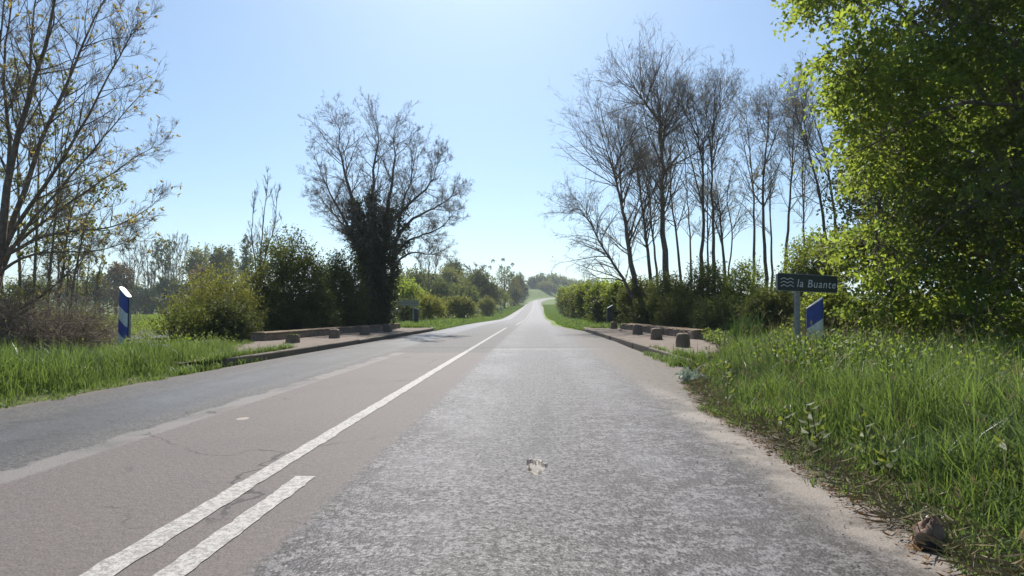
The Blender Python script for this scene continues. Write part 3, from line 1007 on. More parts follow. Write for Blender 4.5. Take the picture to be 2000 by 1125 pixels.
pL, pR = W(1516.5, 550, 8.25), W(1634, 556, 8.72)
PW = math.hypot(pR[0] - pL[0], pR[1] - pL[1])
pc_ = (pL + pR) / 2
PH = .248
zc = 1 + (605.5 - 553.5) / FPX * 8.48
yaw = math.atan2(pR[1] - pL[1], pR[0] - pL[0])
SM = Matrix.Translation((pc_[0], pc_[1], zc)) @ Matrix.Rotation(yaw, 4, 'Z') @ Matrix.Rotation(R(1.1), 4, 'Y')
post_p = W(1560, 600, 8.45)
root = thing("river_sign", "dark river name sign with three white waves on a grey post in the right grass", "sign", (post_p[0], post_p[1], gz(post_p[0], post_p[1])))
V, Q, T = rounded_plate(PW, PH, .028, .028)
pan = Acc().add(xf(V, SM), Q, T).build("panel", M['rim'], root)
V, Q, T = rounded_plate(PW - .012, PH - .012, .024, .004)
V[:, 1] -= .0155
Acc().add(xf(V, SM), Q, T).build("face", M['sign'], pan)
me = text_mesh("la Buante", .155, .18, 1.12)
nv = len(me.vertices)
co = np.empty(nv * 3, np.float32); me.vertices.foreach_get("co", co); co = co.reshape(-1, 3).astype(float)
x0, x1 = co[:, 0].min(), co[:, 0].max()
tx0, tx1 = -PW / 2 + PW * .315, PW / 2 - PW * .035
co2 = np.stack([tx0 + (co[:, 0] - x0) / (x1 - x0) * (tx1 - tx0), -.0195 - co[:, 2] * .6, (co[:, 1] - .058) * 1.02], 1)
co2 = xf(co2, SM) - np.array(root.location)
me.vertices.foreach_set("co", co2.astype(np.float32).ravel()); me.update()
me.materials.append(M['letters']); me.name = "lettering"
lt = bpy.data.objects.new("lettering", me); COL.objects.link(lt); lt.parent = pan
a = Acc()
for k_ in range(3):
    tq = np.linspace(0, 1, 33)
    xw = -PW / 2 + PW * (.05 + .21 * tq)
    zw = .048 - .048 * k_ - .010 * np.cos(tq * 2 * np.pi * 2) * 1.0
    V = np.concatenate([np.stack([xw, np.full(33, -.0195), zw - .0055], 1), np.stack([xw, np.full(33, -.0195), zw + .0055], 1)])
    a.add(xf(V, SM), [(j, j + 1, 33 + j + 1, 33 + j) for j in range(32)])
a.build("wave_symbol", M['letters'], pan)
V, Q = box_arrays(post_p[0] - .033, post_p[0] + .033, 8.50 - .02, 8.50 + .025, gz(post_p[0], 8.5) - .2, zc + .05)
c0 = np.array([post_p[0], 8.5, 0])
Acc().add(xf(V - c0, Matrix.Translation(Vector(c0)) @ Matrix.Rotation(yaw, 4, 'Z')), Q).build("post", M['steel'], root)
for dz in (-.05, .03):
    V, Q = box_arrays(-.05, .05, .0145, .03, dz - .012, dz + .012)
    Acc().add(xf(V, SM @ Matrix.Translation((post_p[0] - pc_[0], 0, 0))), Q).build("clamp", M['steel'], root)

# far sign seen from behind
pf = W(797, 592, 35.5)
root = thing("river_sign", "grey back of a long rectangular sign on a post beyond the left parapet", "sign", (pf[0] + .25, 35.5, gz(pf[0], 35.5)))
V, Q, T = rounded_plate(1.28, .34, .03, .03)
FM = Matrix.Translation(Vector(pf)) @ Matrix.Rotation(R(14), 4, 'Z') @ Matrix.Rotation(R(.5), 4, 'Y')
Acc().add(xf(V, FM), Q, T).build("panel", M['steel'], root)
for dz in (-.08, .08):
    V, Q = box_arrays(-.6, .6, -.035, -.0155, dz - .018, dz + .018)
    Acc().add(xf(V, FM), Q).build("rail", M['shell_edge'], root)
V, Q = box_arrays(pf[0] + .25, pf[0] + .33, 35.62, 35.66, gz(pf[0], 35.6) - .2, pf[2])
Acc().add(V, Q).build("post", M['steel'], root)
pf = W(978, 603, 105)
root = thing("warning_sign", "small grey back of a triangular sign before the dark bush on the left roadside", "sign", (pf[0], 105, gz(pf[0], 105)))
V = np.array([(-.5, 0, -.3), (.5, 0, -.3), (0, 0, .56), (-.5, .03, -.3), (.5, .03, -.3), (0, .03, .56)]) + pf
Acc().add(V, [(0, 1, 4, 3), (1, 2, 5, 4), (2, 0, 3, 5)], [(0, 2, 1), (3, 4, 5)]).build("panel", M['rim'], root)
V, Q = box_arrays(pf[0] - .04, pf[0] + .04, 105.04, 105.1, gz(pf[0], 105) - .2, pf[2] + .2)
Acc().add(V, Q).build("post", M['steel'], root)

# brown lump on the right edge of the road
def lump(loc, w, label):
    r_ = np.random.default_rng(5)
    nu, nv_ = 30, 20
    u, v = np.meshgrid(np.linspace(0, 2 * np.pi, nu, endpoint=False), np.linspace(0.02, np.pi - .02, nv_))
    d = np.stack([np.sin(v) * np.cos(u), np.sin(v) * np.sin(u), np.cos(v)], -1)
    f = 1 + .05 * np.sin(13 * u + 3 * np.cos(9 * v)) * np.sin(11 * v + 2) + .15 * np.sin(3 * u + 2 * v) + .09 * np.sin(5 * u - 3 * v + 1) + .05 * np.sin(9 * u + 7 * v)
    P_ = d * f[..., None] * np.array([w * .5, w * .42, w * .45])
    P_[..., 2] = P_[..., 2] + w * .34
    neck = np.maximum(0, d @ norm(np.array([.35, .15, .9])) - .72) / .28
    P_ += neck[..., None]**1.5 * np.array([.030, .012, .030])
    P_ = P_ + np.array(loc)
    root = thing("earth_clod", label, "clod", loc)
    Q = [(i * nu + j, i * nu + (j + 1) % nu, (i + 1) * nu + (j + 1) % nu, (i + 1) * nu + j) for i in range(nv_ - 1) for j in range(nu)]
    Acc().add(P_, Q).build("body", M['clod'], root, smooth=True)
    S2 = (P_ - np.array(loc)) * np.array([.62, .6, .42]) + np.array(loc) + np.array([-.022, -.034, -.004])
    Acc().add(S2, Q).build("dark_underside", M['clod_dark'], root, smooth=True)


lump((1.665, 2.60, .0), .12, "lumpy grey-brown clod of earth lying at the right edge of the road")


# ------------------------------------------------------------------ grass and weeds
def surf(x, y):
    """height of whatever lies underfoot: ground, road sheet or bridge pavement"""
    u = x - road_x(y)
    z = np.where((u > edge_l(y)) & (u < edge_r(y)), np.maximum(terrain(x, y), road_z(y) - .01), terrain(x, y))
    onb = (y > 9.8) & (y < 30) & (((x > 2.75) & (x < np.interp(y, [9.8, 12, 15, 18.5, 27, 30], [4.6, 5, 5, 4.75, 4.25, 4.1]))) | ((x < -5.6) & (x > np.interp(y, [11.5, 14, 18, 24, 30], [-7.9, -7.75, -7.5, -6.9, -6.6]))))
    return np.where(onb, .125, z)


def blades(xy, h, w, curve, r_, bias=(0, 0)):
    N = len(xy)
    z = surf(xy[:, 0], xy[:, 1]) - .015
    base = np.stack([xy[:, 0], xy[:, 1], z], 1)
    az = r_.uniform(0, 2 * np.pi, N)
    bd = np.stack([np.cos(az) + bias[0], np.sin(az) + bias[1], np.zeros(N)], 1)
    bd = norm(bd)
    sv = norm(np.stack([-bd[:, 1], bd[:, 0], np.zeros(N)], 1) + r_.normal(0, .4, (N, 3)) * np.array([1, 1, 0]))
    c = np.abs(r_.normal(curve, curve * .5, N))
    T_ = np.array([0, .38, .72, 1.0]); Wt = np.array([1, .85, .55, 0])
    V = np.empty((N, 7, 3))
    for i, t in enumerate(T_):
        ctr = base + np.array([0, 0, 1.0]) * (h * (t - .38 * np.minimum(c, 1.2) * t**2))[:, None] + bd * (h * c * .8 * t**2)[:, None]
        if i < 3:
            V[:, 2 * i] = ctr - sv * (w * Wt[i] * .5)[:, None]; V[:, 2 * i + 1] = ctr + sv * (w * Wt[i] * .5)[:, None]
        else:
            V[:, 6] = ctr
    b = np.arange(N) * 7
    Q = np.concatenate([np.stack([b, b + 1, b + 3, b + 2], 1), np.stack([b + 2, b + 3, b + 5, b + 4], 1)])
    T = np.stack([b + 4, b + 5, b + 6], 1)
    return V.reshape(-1, 3), Q, T


def clumpy(xy, s=1.0, ph=0.0):
    return (np.sin(xy[:, 0] * 2.3 * s + ph) * np.sin(xy[:, 1] * 1.9 * s + ph * 2) + .6 * np.sin(xy[:, 0] * 5.1 * s + xy[:, 1] * 4.3 * s) + .4 * np.sin(xy[:, 0] * 11 * s - xy[:, 1] * 9 * s)) / 2


def right_edge(y):
    return np.interp(y, [0, 1.5, 2.3, 3.2, 4.7, 6.2, 7.2, 8.4, 9.6, 10.6, 11.4, 13, 16, 40], [1.62, 1.60, 1.60, 1.66, 1.72, 1.74, 1.9, 2.12, 2.45, 2.8, 3.5, 4.35, 5.2, 8])


r_ = np.random.default_rng(21)
# right verge, near
N = 190000
y = .4 + 13.2 * r_.uniform(0, 1, N)**1.35
x = 1.5 + 6.0 * r_.uniform(0, 1, N)**1.25
xy = np.stack([x, y], 1)
cl = clumpy(xy)
d = x - right_edge(y) + .16 * clumpy(xy, 1.7, 1.0)
keep = (d > 0) & (r_.uniform(0, 1, N) < .7 + .3 * sstep(d, .05, .6) + .3 * cl)
xy, d, cl = xy[keep], d[keep], cl[keep]
pt = clumpy(xy, .55, 5.0)
h = (.07 + .37 * sstep(d, .02, 1.15)) * np.clip(r_.normal(1, .33, len(d)), .3, 1.9) * (1 + .30 * cl + .28 * pt * sstep(d, .2, 1))
w = (.0045 + .005 * r_.uniform(0, 1, len(d))) * (1 + .06 * xy[:, 1])
sel = clumpy(xy, .7, .4) + r_.normal(0, .35, len(xy)) > .42
a = Acc().add(*blades(xy[sel], h[sel] * .9, w[sel] * 1.35, .75, r_, (-.25, -.15)))
tag(a.build("verge_grass", M['grass_blue'], smooth=True), "patches of bluish-green grass within the right roadside verge", "grass", kind='stuff')
a = Acc().add(*blades(xy[~sel], h[~sel], w[~sel], .55, r_, (-.25, -.15)))
tag(a.build("verge_grass", M['grass'], smooth=True), "lush tall green grass on the right roadside verge", "grass", kind='stuff')
# darker broad-bladed tussocks and bleached stems in the right verge
k_ = r_.choice(len(xy), 9000, replace=False)
k_ = k_[(clumpy(xy[k_], .8, 2.0) > .25) & (d[k_] > .25)]
a = Acc().add(*blades(xy[k_] + r_.normal(0, .04, (len(k_), 2)), h[k_] * 1.15, np.full(len(k_), .011), .7, r_))
tag(a.build("coarse_grass", M['grass_dark'], smooth=True), "dark broad bladed grass tussocks in the right verge", "grass", kind='stuff')
k_ = r_.choice(len(xy), 5200, replace=False); k_ = k_[d[k_] > .10]
k_ = k_[(xy[k_, 1] > 5.5) | (r_.uniform(0, 1, len(k_)) < .4)]
hh = h[k_] * r_.uniform(1.05, 1.5, len(k_))
a = Acc().add(*blades(xy[k_], hh, np.full(len(k_), .0035), .35, r_))
kk = r_.choice(len(k_), 1500, replace=False)
hp = np.stack([xy[k_[kk], 0], xy[k_[kk], 1], terrain(xy[k_[kk], 0], xy[k_[kk], 1]) + hh[kk] * .86], 1)
az_ = r_.uniform(0, 6.283, len(kk))
hd = np.stack([np.cos(az_) * .55, np.sin(az_) * .55, np.full(len(kk), .75)], 1)
for rep_ in range(3):
    a.add(*leaf_arrays(hp + r_.normal(0, .008, hp.shape), norm(hd + r_.normal(0, .2, hd.shape)), norm(np.cross(hd, r_.normal(0, 1, hd.shape))), r_.uniform(.05, .11, len(kk)), .006))
tag(a.build("dry_grass", M['grass_dry'], smooth=True), "thin straw coloured grass stems in the right verge", "grass", kind='stuff')

# left verge, near
N = 120000
y = 4.0 + 14 * r_.uniform(0, 1, N)
x = -5.35 - 9.5 * r_.uniform(0, 1, N)**1.4
xy = np.stack([x, y], 1)
ledge = np.interp(y, [0, 6, 8.5, 9.3, 10.4, 11.5, 13, 14.5, 16, 18], [-5.5, -5.5, -5.52, -5.6, -5.66, -5.85, -6.6, -7.2, -7.6, -8.0])
cl = clumpy(xy, 1, 4)
dL = ledge - x + .2 * clumpy(xy, 1.7, 3)
keep = (dL > 0) & (r_.uniform(0, 1, N) < .5 + .4 * sstep(dL, .05, .5) + .2 * cl)
xyL, dL, cl = xy[keep], dL[keep], cl[keep]
hmax = np.interp(xyL[:, 1], [4, 9, 10.5, 12, 18], [.34, .33, .24, .17, .15])
h = (.07 + hmax * sstep(dL, .02, .8) * (1 - .72 * sstep(dL, 1.2, 3.4) * sstep(xyL[:, 1], 8.5, 10.5))) * np.clip(r_.normal(1, .28, len(dL)), .35, 1.7) * (1 + .25 * cl)
w = (.006 + .007 * r_.uniform(0, 1, len(dL)))
a = Acc().add(*blades(xyL, h, w, .5, r_, (.2, -.1)))
tag(a.build("verge_grass", M['grass'], smooth=True), "lush tall green grass on the left roadside verge", "grass", kind='stuff')

# far verges and meadow
segs = []
N = 70000
y = 29 + 210 * r_.uniform(0, 1, N)**1.6
sd = r_.uniform(0, 1, N) < .5
off = r_.uniform(0, 1, N)**1.9 * 6.0
x = np.where(sd, road_x(y) + edge_l(y) + .05 - off, road_x(y) + edge_r(y) - .05 + off)
xy = np.stack([x, y], 1)
h = (.10 + .17 * sstep(off, 0, 1.6) * (1 - .55 * sstep(y, 45, 90))) * np.clip(r_.normal(1, .3, N), .4, 1.7)
w = .016 + .0006 * y
a = Acc().add(*blades(xy, h, w, .5, r_))
tag(a.build("verge_grass", M['grass'], smooth=True), "short green grass on both verges of the road beyond the bridge", "grass", kind='stuff')
N = 50000
y = 14 + 120 * r_.uniform(0, 1, N)**1.5
x = -(.50 + .52 * r_.uniform(0, 1, N)) * y - 4
xy = np.stack([x, y], 1)
a = Acc().add(*blades(xy, .16 * np.clip(r_.normal(1, .3, N), .4, 1.7), .02 + .0012 * y, .5, r_))
tag(a.build("meadow_grass", M['weed'], smooth=True), "green meadow grass in the field left of the bridge", "grass", kind='stuff')


def weed_patch(pts, hs, n_per, ls, mat, r_, name="weeds", label="", cat="weeds"):
    """broad-leaved stems: leaf pairs up each stem"""
    n = len(pts)
    z = surf(pts[:, 0], pts[:, 1])
    base = np.stack([pts[:, 0], pts[:, 1], z], 1)
    ax = norm(np.array([0, 0, 1.0]) + r_.normal(0, .16, (n, 3)))
    t = np.tile(np.linspace(.3, 1, n_per), n); k = np.repeat(np.arange(n), n_per)
    P_ = base[k] + ax[k] * (t * hs[k])[:, None]
    az = np.tile(np.arange(n_per) * 2.4, n) + r_.uniform(0, 6, n)[k]
    D = norm(np.stack([np.cos(az), np.sin(az), .25 + .3 * t], 1) + r_.normal(0, .2, (n * n_per, 3)))
    S = norm(np.cross(D, np.array([0, 0, 1.0])))
    ll = ls * (1.15 - .45 * t) * np.clip(r_.normal(1, .25, n * n_per), .5, 1.6)
    a = Acc().add(*leaf_arrays(P_, D, S, ll, ll * .55))
    tt_ = np.linspace(0, 1, 4)[None, :, None]
    tubes(a, base[:, None] + ax[:, None] * tt_ * hs[:, None, None], np.full((n, 4), .004), 3)
    return tag(a.build(name, mat), label, cat, kind='stuff')


n = 1500
y = r_.uniform(4.6, 9.4, n); x = r_.uniform(2.9, 6.4, n); xy = np.stack([x, y], 1)
xy = xy[clumpy(xy, .9, 1.2) > -.15]
weed_patch(xy, r_.uniform(.38, .66, len(xy)), 9, .075, M['weed'], r_, label="bright yellow-green broad leaved weeds behind the right verge grass")
n = 210
y = 1.5 + 9 * r_.uniform(0, 1, n)**1.2; x = right_edge(y) + .15 + 3.2 * r_.uniform(0, 1, n)**1.3; xy = np.stack([x, y], 1)
xy = xy[clumpy(xy, 1.3, 2.2) > .05]
weed_patch(xy, r_.uniform(.14, .38, len(xy)), 8, .10, M['lf_mid'], r_, label="darker dock and nettle leaves scattered through the right verge grass")
n = 260
y = r_.uniform(12.4, 16.8, n); x = 4.15 + (y - 12.4) * .12 + np.abs(r_.normal(0, .55, n)); xy = np.stack([x, y], 1)
weed_patch(xy, r_.uniform(.18, .42, n), 9, .085, M['weed'], r_, label="bright green weeds growing against the near end of the right parapet")
n = 420
y = r_.uniform(10.5, 17, n); x = -7.2 - (y - 12) * .16 - np.abs(r_.normal(0, .8, n)); xy = np.stack([x, y], 1)
weed_patch(xy, r_.uniform(.15, .4, n), 8, .075, M['weed'], r_, label="low green weeds between the left marker post and the left parapet")
n = 200
y = r_.uniform(9.2, 15.2, n); x = 2.72 + r_.normal(0, .10, n) - .03 * (y - 12); k_ = r_.uniform(0, 1, n) < np.interp(y, [9, 11.5, 13.5, 15], [1, .7, .25, 0])
xy = np.stack([x, y], 1)[k_]
a = Acc()
xx = np.repeat(xy, 26, axis=0) + r_.normal(0, .06, (len(xy) * 26, 2))
a.add(*blades(xx, np.abs(r_.normal(.20, .06, len(xx))) * np.clip((16 - xx[:, 1]) / 5, .5, 1), np.full(len(xx), .012), .7, r_))
tag(a.build("kerb_grass", M['grass'], smooth=True), "grass tufts sprouting over the near end of the right kerb", "grass", kind='stuff')
# flattened growth in the left kerb end
xy = np.stack([-5.55 - np.abs(r_.normal(0, .12, 120)), r_.uniform(9, 13.6, 120)], 1)
xx = np.repeat(xy, 20, axis=0) + r_.normal(0, .06, (120 * 20, 2))
a = Acc().add(*blades(xx, np.abs(r_.normal(.15, .05, len(xx))), np.full(len(xx), .012), .7, r_))
tag(a.build("kerb_grass", M['grass'], smooth=True), "grass tufts sprouting along the near end of the left kerb", "grass", kind='stuff')
# dead litter along the right edge
n = 1700
y = .8 + 9.5 * r_.uniform(0, 1, n)**1.3; x = right_edge(y) - .05 + r_.normal(.03, .035, n) - .04 * np.abs(clumpy(np.stack([np.zeros(n), y], 1), 2))
P_ = np.stack([x, y, np.maximum(terrain(x, y), 0) + .006 + r_.uniform(0, .015, n)], 1)
D = norm(r_.normal(0, 1, (n, 3)) * np.array([1, 1, .25])); S = norm(np.cross(D, np.array([0, 0, 1.0]) + r_.normal(0, .4, (n, 3))))
ll = r_.uniform(.012, .05, n)
a = Acc().add(*leaf_arrays(P_, D, S, ll, ll * r_.uniform(.12, .45, n)))
tag(a.build("plant_litter", M['litter']), "orange-brown dead plant litter along the right edge of the road", "litter", kind='stuff')
n = 3800
y = 1.0 + 10 * r_.uniform(0, 1, n)**1.3; x = right_edge(y) + .02 + .45 * np.abs(r_.normal(0, .5, n))
D = norm(r_.normal(0, 1, (n, 3)) * np.array([1, 1, .35]) + np.array([-.2, -.2, .15])); S = norm(np.cross(D, np.array([0, 0, 1.0]) + r_.normal(0, .3, (n, 3))))
P_ = np.stack([x, y, surf(x, y) + r_.uniform(.01, .07, n)], 1)
tag(Acc().add(*leaf_arrays(P_, D, S, r_.uniform(.06, .2, n), .0045)).build("straw", M['grass_dry']), "bleached straw lying through the foot of the right verge grass", "straw", kind='stuff')
n = 500
y = .9 + 8 * r_.uniform(0, 1, n)**1.4; x = r_.normal(1.5, .16, n)
d3 = norm(r_.normal(0, 1, (n, 6, 3)))
s_ = r_.uniform(.002, .006, n)
V = np.stack([x, y, .004 + s_ * .4], 1)[:, None] + np.array([(1, 0, 0), (-1, 0, 0), (0, 1, 0), (0, -1, 0), (0, 0, .8), (0, 0, -.8)])[None] * s_[:, None, None] * r_.uniform(.6, 1.3, (n, 6, 1))
b = np.arange(n) * 6
T = np.concatenate([np.stack([b + i, b + j, b + k3], 1) for i, j, k3 in ((0, 2, 4), (2, 1, 4), (1, 3, 4), (3, 0, 4), (2, 0, 5), (1, 2, 5), (3, 1, 5), (0, 3, 5))])
tag(Acc().add(V, None, T).build("loose_gravel", M['gravel']), "loose gravel scattered on the dusty right edge of the road", "gravel", kind='stuff')

# single plants in the verges
def tuft(name, label, cat, x, y, n, h, w, mat, seed, spread=.16, curve=.8):
    q = np.random.default_rng(seed)
    z = gz(x, y)
    root = thing(name, label, cat, (x, y, z))
    xy = np.stack([x + q.normal(0, spread, n), y + q.normal(0, spread, n)], 1)
    Acc().add(*blades(xy, h * np.clip(q.normal(1, .25, n), .4, 1.6), np.full(n, w), curve, q)).build("leaves", mat, root, smooth=True)
    return root


p = W(95, 740, 8.2); tuft("grass_tussock", "dark bluish-green arching tussock in the left verge grass", "tussock", p[0], 8.2, 700, .42, .016, M['grass_dark'], 3, .26, 1.1)
p = W(1455, 690, 12.3); tuft("grass_tussock", "tall upright dark green tussock behind weeds left of the river sign", "tussock", p[0], 12.3, 420, .68, .02, M['grass_dark'], 4, .13, .3)
q = np.random.default_rng(8)
root = thing("silver_plant", "small pale white-leaved plant at the edge of the right verge grass", "plant", (2.17, 8.3, 0.02))
P_ = np.array([2.17, 8.3, .06]) + q.normal(0, .07, (260, 3)) * np.array([1.2, 1, .5])
leaves_at(P_, np.tile([0, 0, .8], (260, 1)), .07, .035, q, .9).build("leaves", M['lf_white'], root)
q = np.random.default_rng(9)
for i, (px_, py_, Y_, lab) in enumerate(((262, 694, 10.6, "white flowering cow parsley just right of the left marker post's foot"), (305, 705, 9.9, "white flowering cow parsley leaning towards the road right of the left marker post"))):
    p = W(px_, py_, Y_); zb = gz(p[0], Y_)
    root = thing("cow_parsley", lab, "plant", (p[0], Y_, zb), "cow parsley plants by the left marker post")
    n = 9
    e = np.stack([p[0] + q.normal(0, .14, n), Y_ + q.normal(0, .1, n), zb + q.uniform(.32, .5, n)], 1)
    b = np.tile([p[0], Y_, zb], (n, 1)) + q.normal(0, .03, (n, 3))
    t = np.linspace(0, 1, 4)[None, :, None]
    tubes(Acc(), b[:, None] * (1 - t) + e[:, None] * t, np.full((n, 4), .0035), 3).build("stems", M['weed'], root)
    ff = np.repeat(e, 40, axis=0) + q.normal(0, .035, (n * 40, 3)) * np.array([1, 1, .3])
    leaves_at(ff, np.tile([0, 0, 1.0], (len(ff), 1)), .012, .012, q, .8).build("flowers", M['flower'], root)

exec_trees = True
# ------------------------------------------------------------------ hedge bushes left of the bridge
B = bush_px
if exec_trees:
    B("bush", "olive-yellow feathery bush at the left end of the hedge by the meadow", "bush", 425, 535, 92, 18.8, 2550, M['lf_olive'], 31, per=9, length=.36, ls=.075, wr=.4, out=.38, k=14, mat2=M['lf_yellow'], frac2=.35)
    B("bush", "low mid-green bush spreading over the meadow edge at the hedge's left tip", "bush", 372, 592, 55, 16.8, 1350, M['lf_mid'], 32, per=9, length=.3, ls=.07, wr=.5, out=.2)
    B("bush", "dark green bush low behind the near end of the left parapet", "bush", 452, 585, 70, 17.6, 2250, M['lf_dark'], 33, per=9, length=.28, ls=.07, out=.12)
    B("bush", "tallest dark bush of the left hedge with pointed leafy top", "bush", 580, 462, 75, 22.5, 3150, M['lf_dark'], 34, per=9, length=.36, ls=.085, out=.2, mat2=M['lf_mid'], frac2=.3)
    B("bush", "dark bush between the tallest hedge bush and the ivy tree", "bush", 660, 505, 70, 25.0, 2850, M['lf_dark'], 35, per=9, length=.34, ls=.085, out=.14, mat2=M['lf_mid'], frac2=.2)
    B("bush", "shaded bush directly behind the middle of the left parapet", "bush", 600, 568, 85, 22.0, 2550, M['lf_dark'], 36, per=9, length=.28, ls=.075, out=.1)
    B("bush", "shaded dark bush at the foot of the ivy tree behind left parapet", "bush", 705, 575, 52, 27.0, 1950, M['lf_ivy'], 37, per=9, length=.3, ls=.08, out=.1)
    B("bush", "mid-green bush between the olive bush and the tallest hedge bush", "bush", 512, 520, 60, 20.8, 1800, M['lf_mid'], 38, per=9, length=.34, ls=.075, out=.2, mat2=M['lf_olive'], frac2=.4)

    # ---------------------------------------------------------------- ivy tree
    YI = 27.5
    def wp(lst, Y, dy=0.0, seed=0):
        q = np.random.default_rng(seed)
        return [W(px, py, Y + dy * i / max(1, len(lst) - 1)) for i, (px, py) in enumerate(lst)]
    base_i = W(735, 645, YI)
    limbs = [
        (wp([(735, 650), (725, 560), (712, 470), (690, 400), (668, 320), (657, 290), (664, 255)], YI, -1.0), .30, .014),
        (wp([(738, 650), (735, 560), (730, 450), (722, 370), (735, 300), (741, 280), (738, 250)], YI, .6), .28, .014),
        (wp([(742, 650), (745, 560), (752, 460), (765, 380), (770, 300), (775, 285), (770, 255)], YI, 1.2), .25, .014),
        (wp([(728, 600), (705, 500), (680, 440), (650, 390), (628, 345), (620, 318)], YI, -1.8), .16, .012),
        (wp([(725, 520), (690, 460), (655, 420), (632, 402), (622, 378)], YI, .8), .11, .012),
        (wp([(745, 645), (766, 560), (772, 470), (780, 410), (800, 360), (815, 320), (814, 290)], YI, 1.6), .17, .012),
        (wp([(770, 500), (795, 468), (840, 455), (865, 442), (885, 418)], YI, -1.0), .075, .012),
        (wp([(772, 470), (800, 430), (850, 405), (870, 392), (892, 380)], YI, 1.2), .10, .014),
        (wp([(760, 440), (795, 400), (835, 370), (850, 340), (856, 318)], YI, -1.5), .10, .014),
        (wp([(768, 520), (790, 498), (815, 490), (840, 500), (858, 492)], YI, .5), .07, .012),
    ]
    root, tp, tr, td = bare_tree("ivy_tree", "big ivy-clad tree with bare spreading twigs behind the far end of the left parapet", "tree", limbs,
                                 [46, 48, 46, 36, 28, 36, 28, 28, 30, 14], np.array([2.0, 2.1, 2.0, 1.55, 1.3, 1.8, 1.25, 1.2, 1.3, .9]),
                                 [(6, .50, 40), (5, .52, 38), (3, .58, 36)], M['bark'], M['twig'], 41, up=.035, t0=.34, wood_r=.012, top=.3, a1=46, buds=M['lf_bud'], bud_n=260, bud_size=.045, base=base_i, twig_r=.0040)
    q = np.random.default_rng(42)
    Pi, Ai = [], []
    for i, (tmax, n, rad) in enumerate([(.66, 900, .48), (.68, 900, .42), (.60, 800, .42), (.55, 330, .24), (.5, 180, .20), (.45, 380, .28), (.3, 60, .2), (.25, 50, .2), (.3, 50, .2)]):
        t = q.uniform(0.02, 1, n)**.85 * tmax
        f = t * 14; j = np.minimum(f.astype(int), 13); w = (f - j)[:, None]
        c = tp[i, j] * (1 - w) + tp[i, j + 1] * w
        dd = norm(q.normal(0, 1, (n, 3)) * np.array([1, 1, .5]))
        fade = np.clip(1.15 - .9 * t / tmax, .12, 1)
        Pi.append(c + dd * (rad * fade * q.uniform(.45, 1.15, n))[:, None]); Ai.append(norm(dd + np.array([0, 0, -.2])))
    Pi, Ai = np.concatenate(Pi), np.concatenate(Ai)
    Acc().add(*spray_leaves(Pi, Ai, 10, .26, .085, .8, q)).build("ivy", M['lf_ivy'], root)

    # slender bare tree in the hedge
    bare_tree("bare_tree", "slender twin-stemmed bare tree rising out of the left hedge", "tree",
              [(wp([(505, 600), (508, 500), (515, 430), (522, 362)], 23), .05, .01), (wp([(503, 600), (500, 520), (490, 450), (497, 392)], 23, .6), .045, .01),
               (wp([(508, 560), (520, 490), (538, 440), (541, 385)], 23, -.5), .04, .01)],
              [16, 14, 14], .9, [(4, .5, 30), (3, .55, 30)], M['bark_pale'], M['twig'], 51, up=.10, t0=.3, a1=30, twig_r=.006)

    # ---------------------------------------------------------------- big left tree
    YL = 13.0
    limbsL = [
        (wp([(-25, 700), (-10, 560), (2, 430), (15, 330), (40, 240), (72, 160), (95, 80), (112, 0), (120, -90)], YL, -1.0), 0.122, 0.018),
        (wp([(-25, 640), (0, 520), (35, 400), (75, 290), (110, 200), (150, 110), (190, 30), (225, -50)], YL, 1.2), 0.086, 0.012),
        (wp([(-20, 560), (20, 450), (75, 380), (120, 320), (170, 230), (215, 150), (255, 70)], YL, -1.6), 0.061, 0.010),
        (wp([(-20, 590), (25, 470), (90, 400), (150, 330), (210, 260), (270, 190)], YL, .6), 0.054, 0.008),
        (wp([(-30, 560), (0, 500), (60, 470), (130, 445), (200, 455), (260, 430), (292, 405)], YL, -.9), 0.054, 0.007),
        (wp([(-30, 530), (20, 485), (100, 420), (170, 375), (240, 320), (296, 290)], YL, 1.4), 0.050, 0.007),
        (wp([(-30, 600), (0, 520), (60, 495), (130, 490), (200, 495), (250, 470)], YL, -1.8), 0.043, 0.007),
        (wp([(-15, 480), (-8, 330), (-20, 200), (0, 110), (10, -20)], YL, -.7), 0.065, 0.012),
        (wp([(-5, 460), (18, 370), (22, 260), (5, 180), (12, 60), (30, -60)], YL, .3), 0.058, 0.012),
        (wp([(30, 290), (60, 190), (60, 90), (70, -10), (85, -80)], YL, 1.0), 0.043, 0.009),
        (wp([(-40, 640), (20, 612), (70, 590), (120, 545), (155, 510)], YL - 1.0, -.6), 0.036, 0.006),
    ]
    bare_tree("budding_tree", "large left-edge tree with arching bare limbs and orange young leaves at its twig tips", "tree", limbsL,
              [34, 34, 30, 28, 24, 26, 20, 22, 24, 20, 12], np.array([1.7, 1.7, 1.45, 1.35, 1.1, 1.2, 1.0, 1.4, 1.4, 1.3, .7]),
              [(5, .52, 34), (4, .55, 32), (2, .6, 30)], M['bark_brown'], M['twig_brown'], 61, up=.04, t0=.3, buds=M['lf_bud'], bud_n=560, bud_size=.07, twig_r=.0030, wood_r=.011, a1=36)
    # young pale-leaved tree behind it
    bare_tree("young_tree", "thin multi-stemmed tree with sparse yellow-green leaves behind the large left tree", "tree",
              [(wp([(60 + dx, 640), (62 + dx * 1.2, 520), (66 + dx * 1.5, 400), (70 + dx * 1.9, top)], 17 + .3 * i), .05, .01) for i, (dx, top) in enumerate(((-50, 180), (-20, 160), (5, 140), (30, 200), (50, 330), (72, 380)))],
              16, 1.3, [(4, .5, 30), (3, .55, 30)], M['bark_brown'], M['twig_brown'], 62, up=.10, t0=.2, buds=M['lf_yellow'], bud_n=1500, bud_size=.09, a1=30, twig_r=.005)
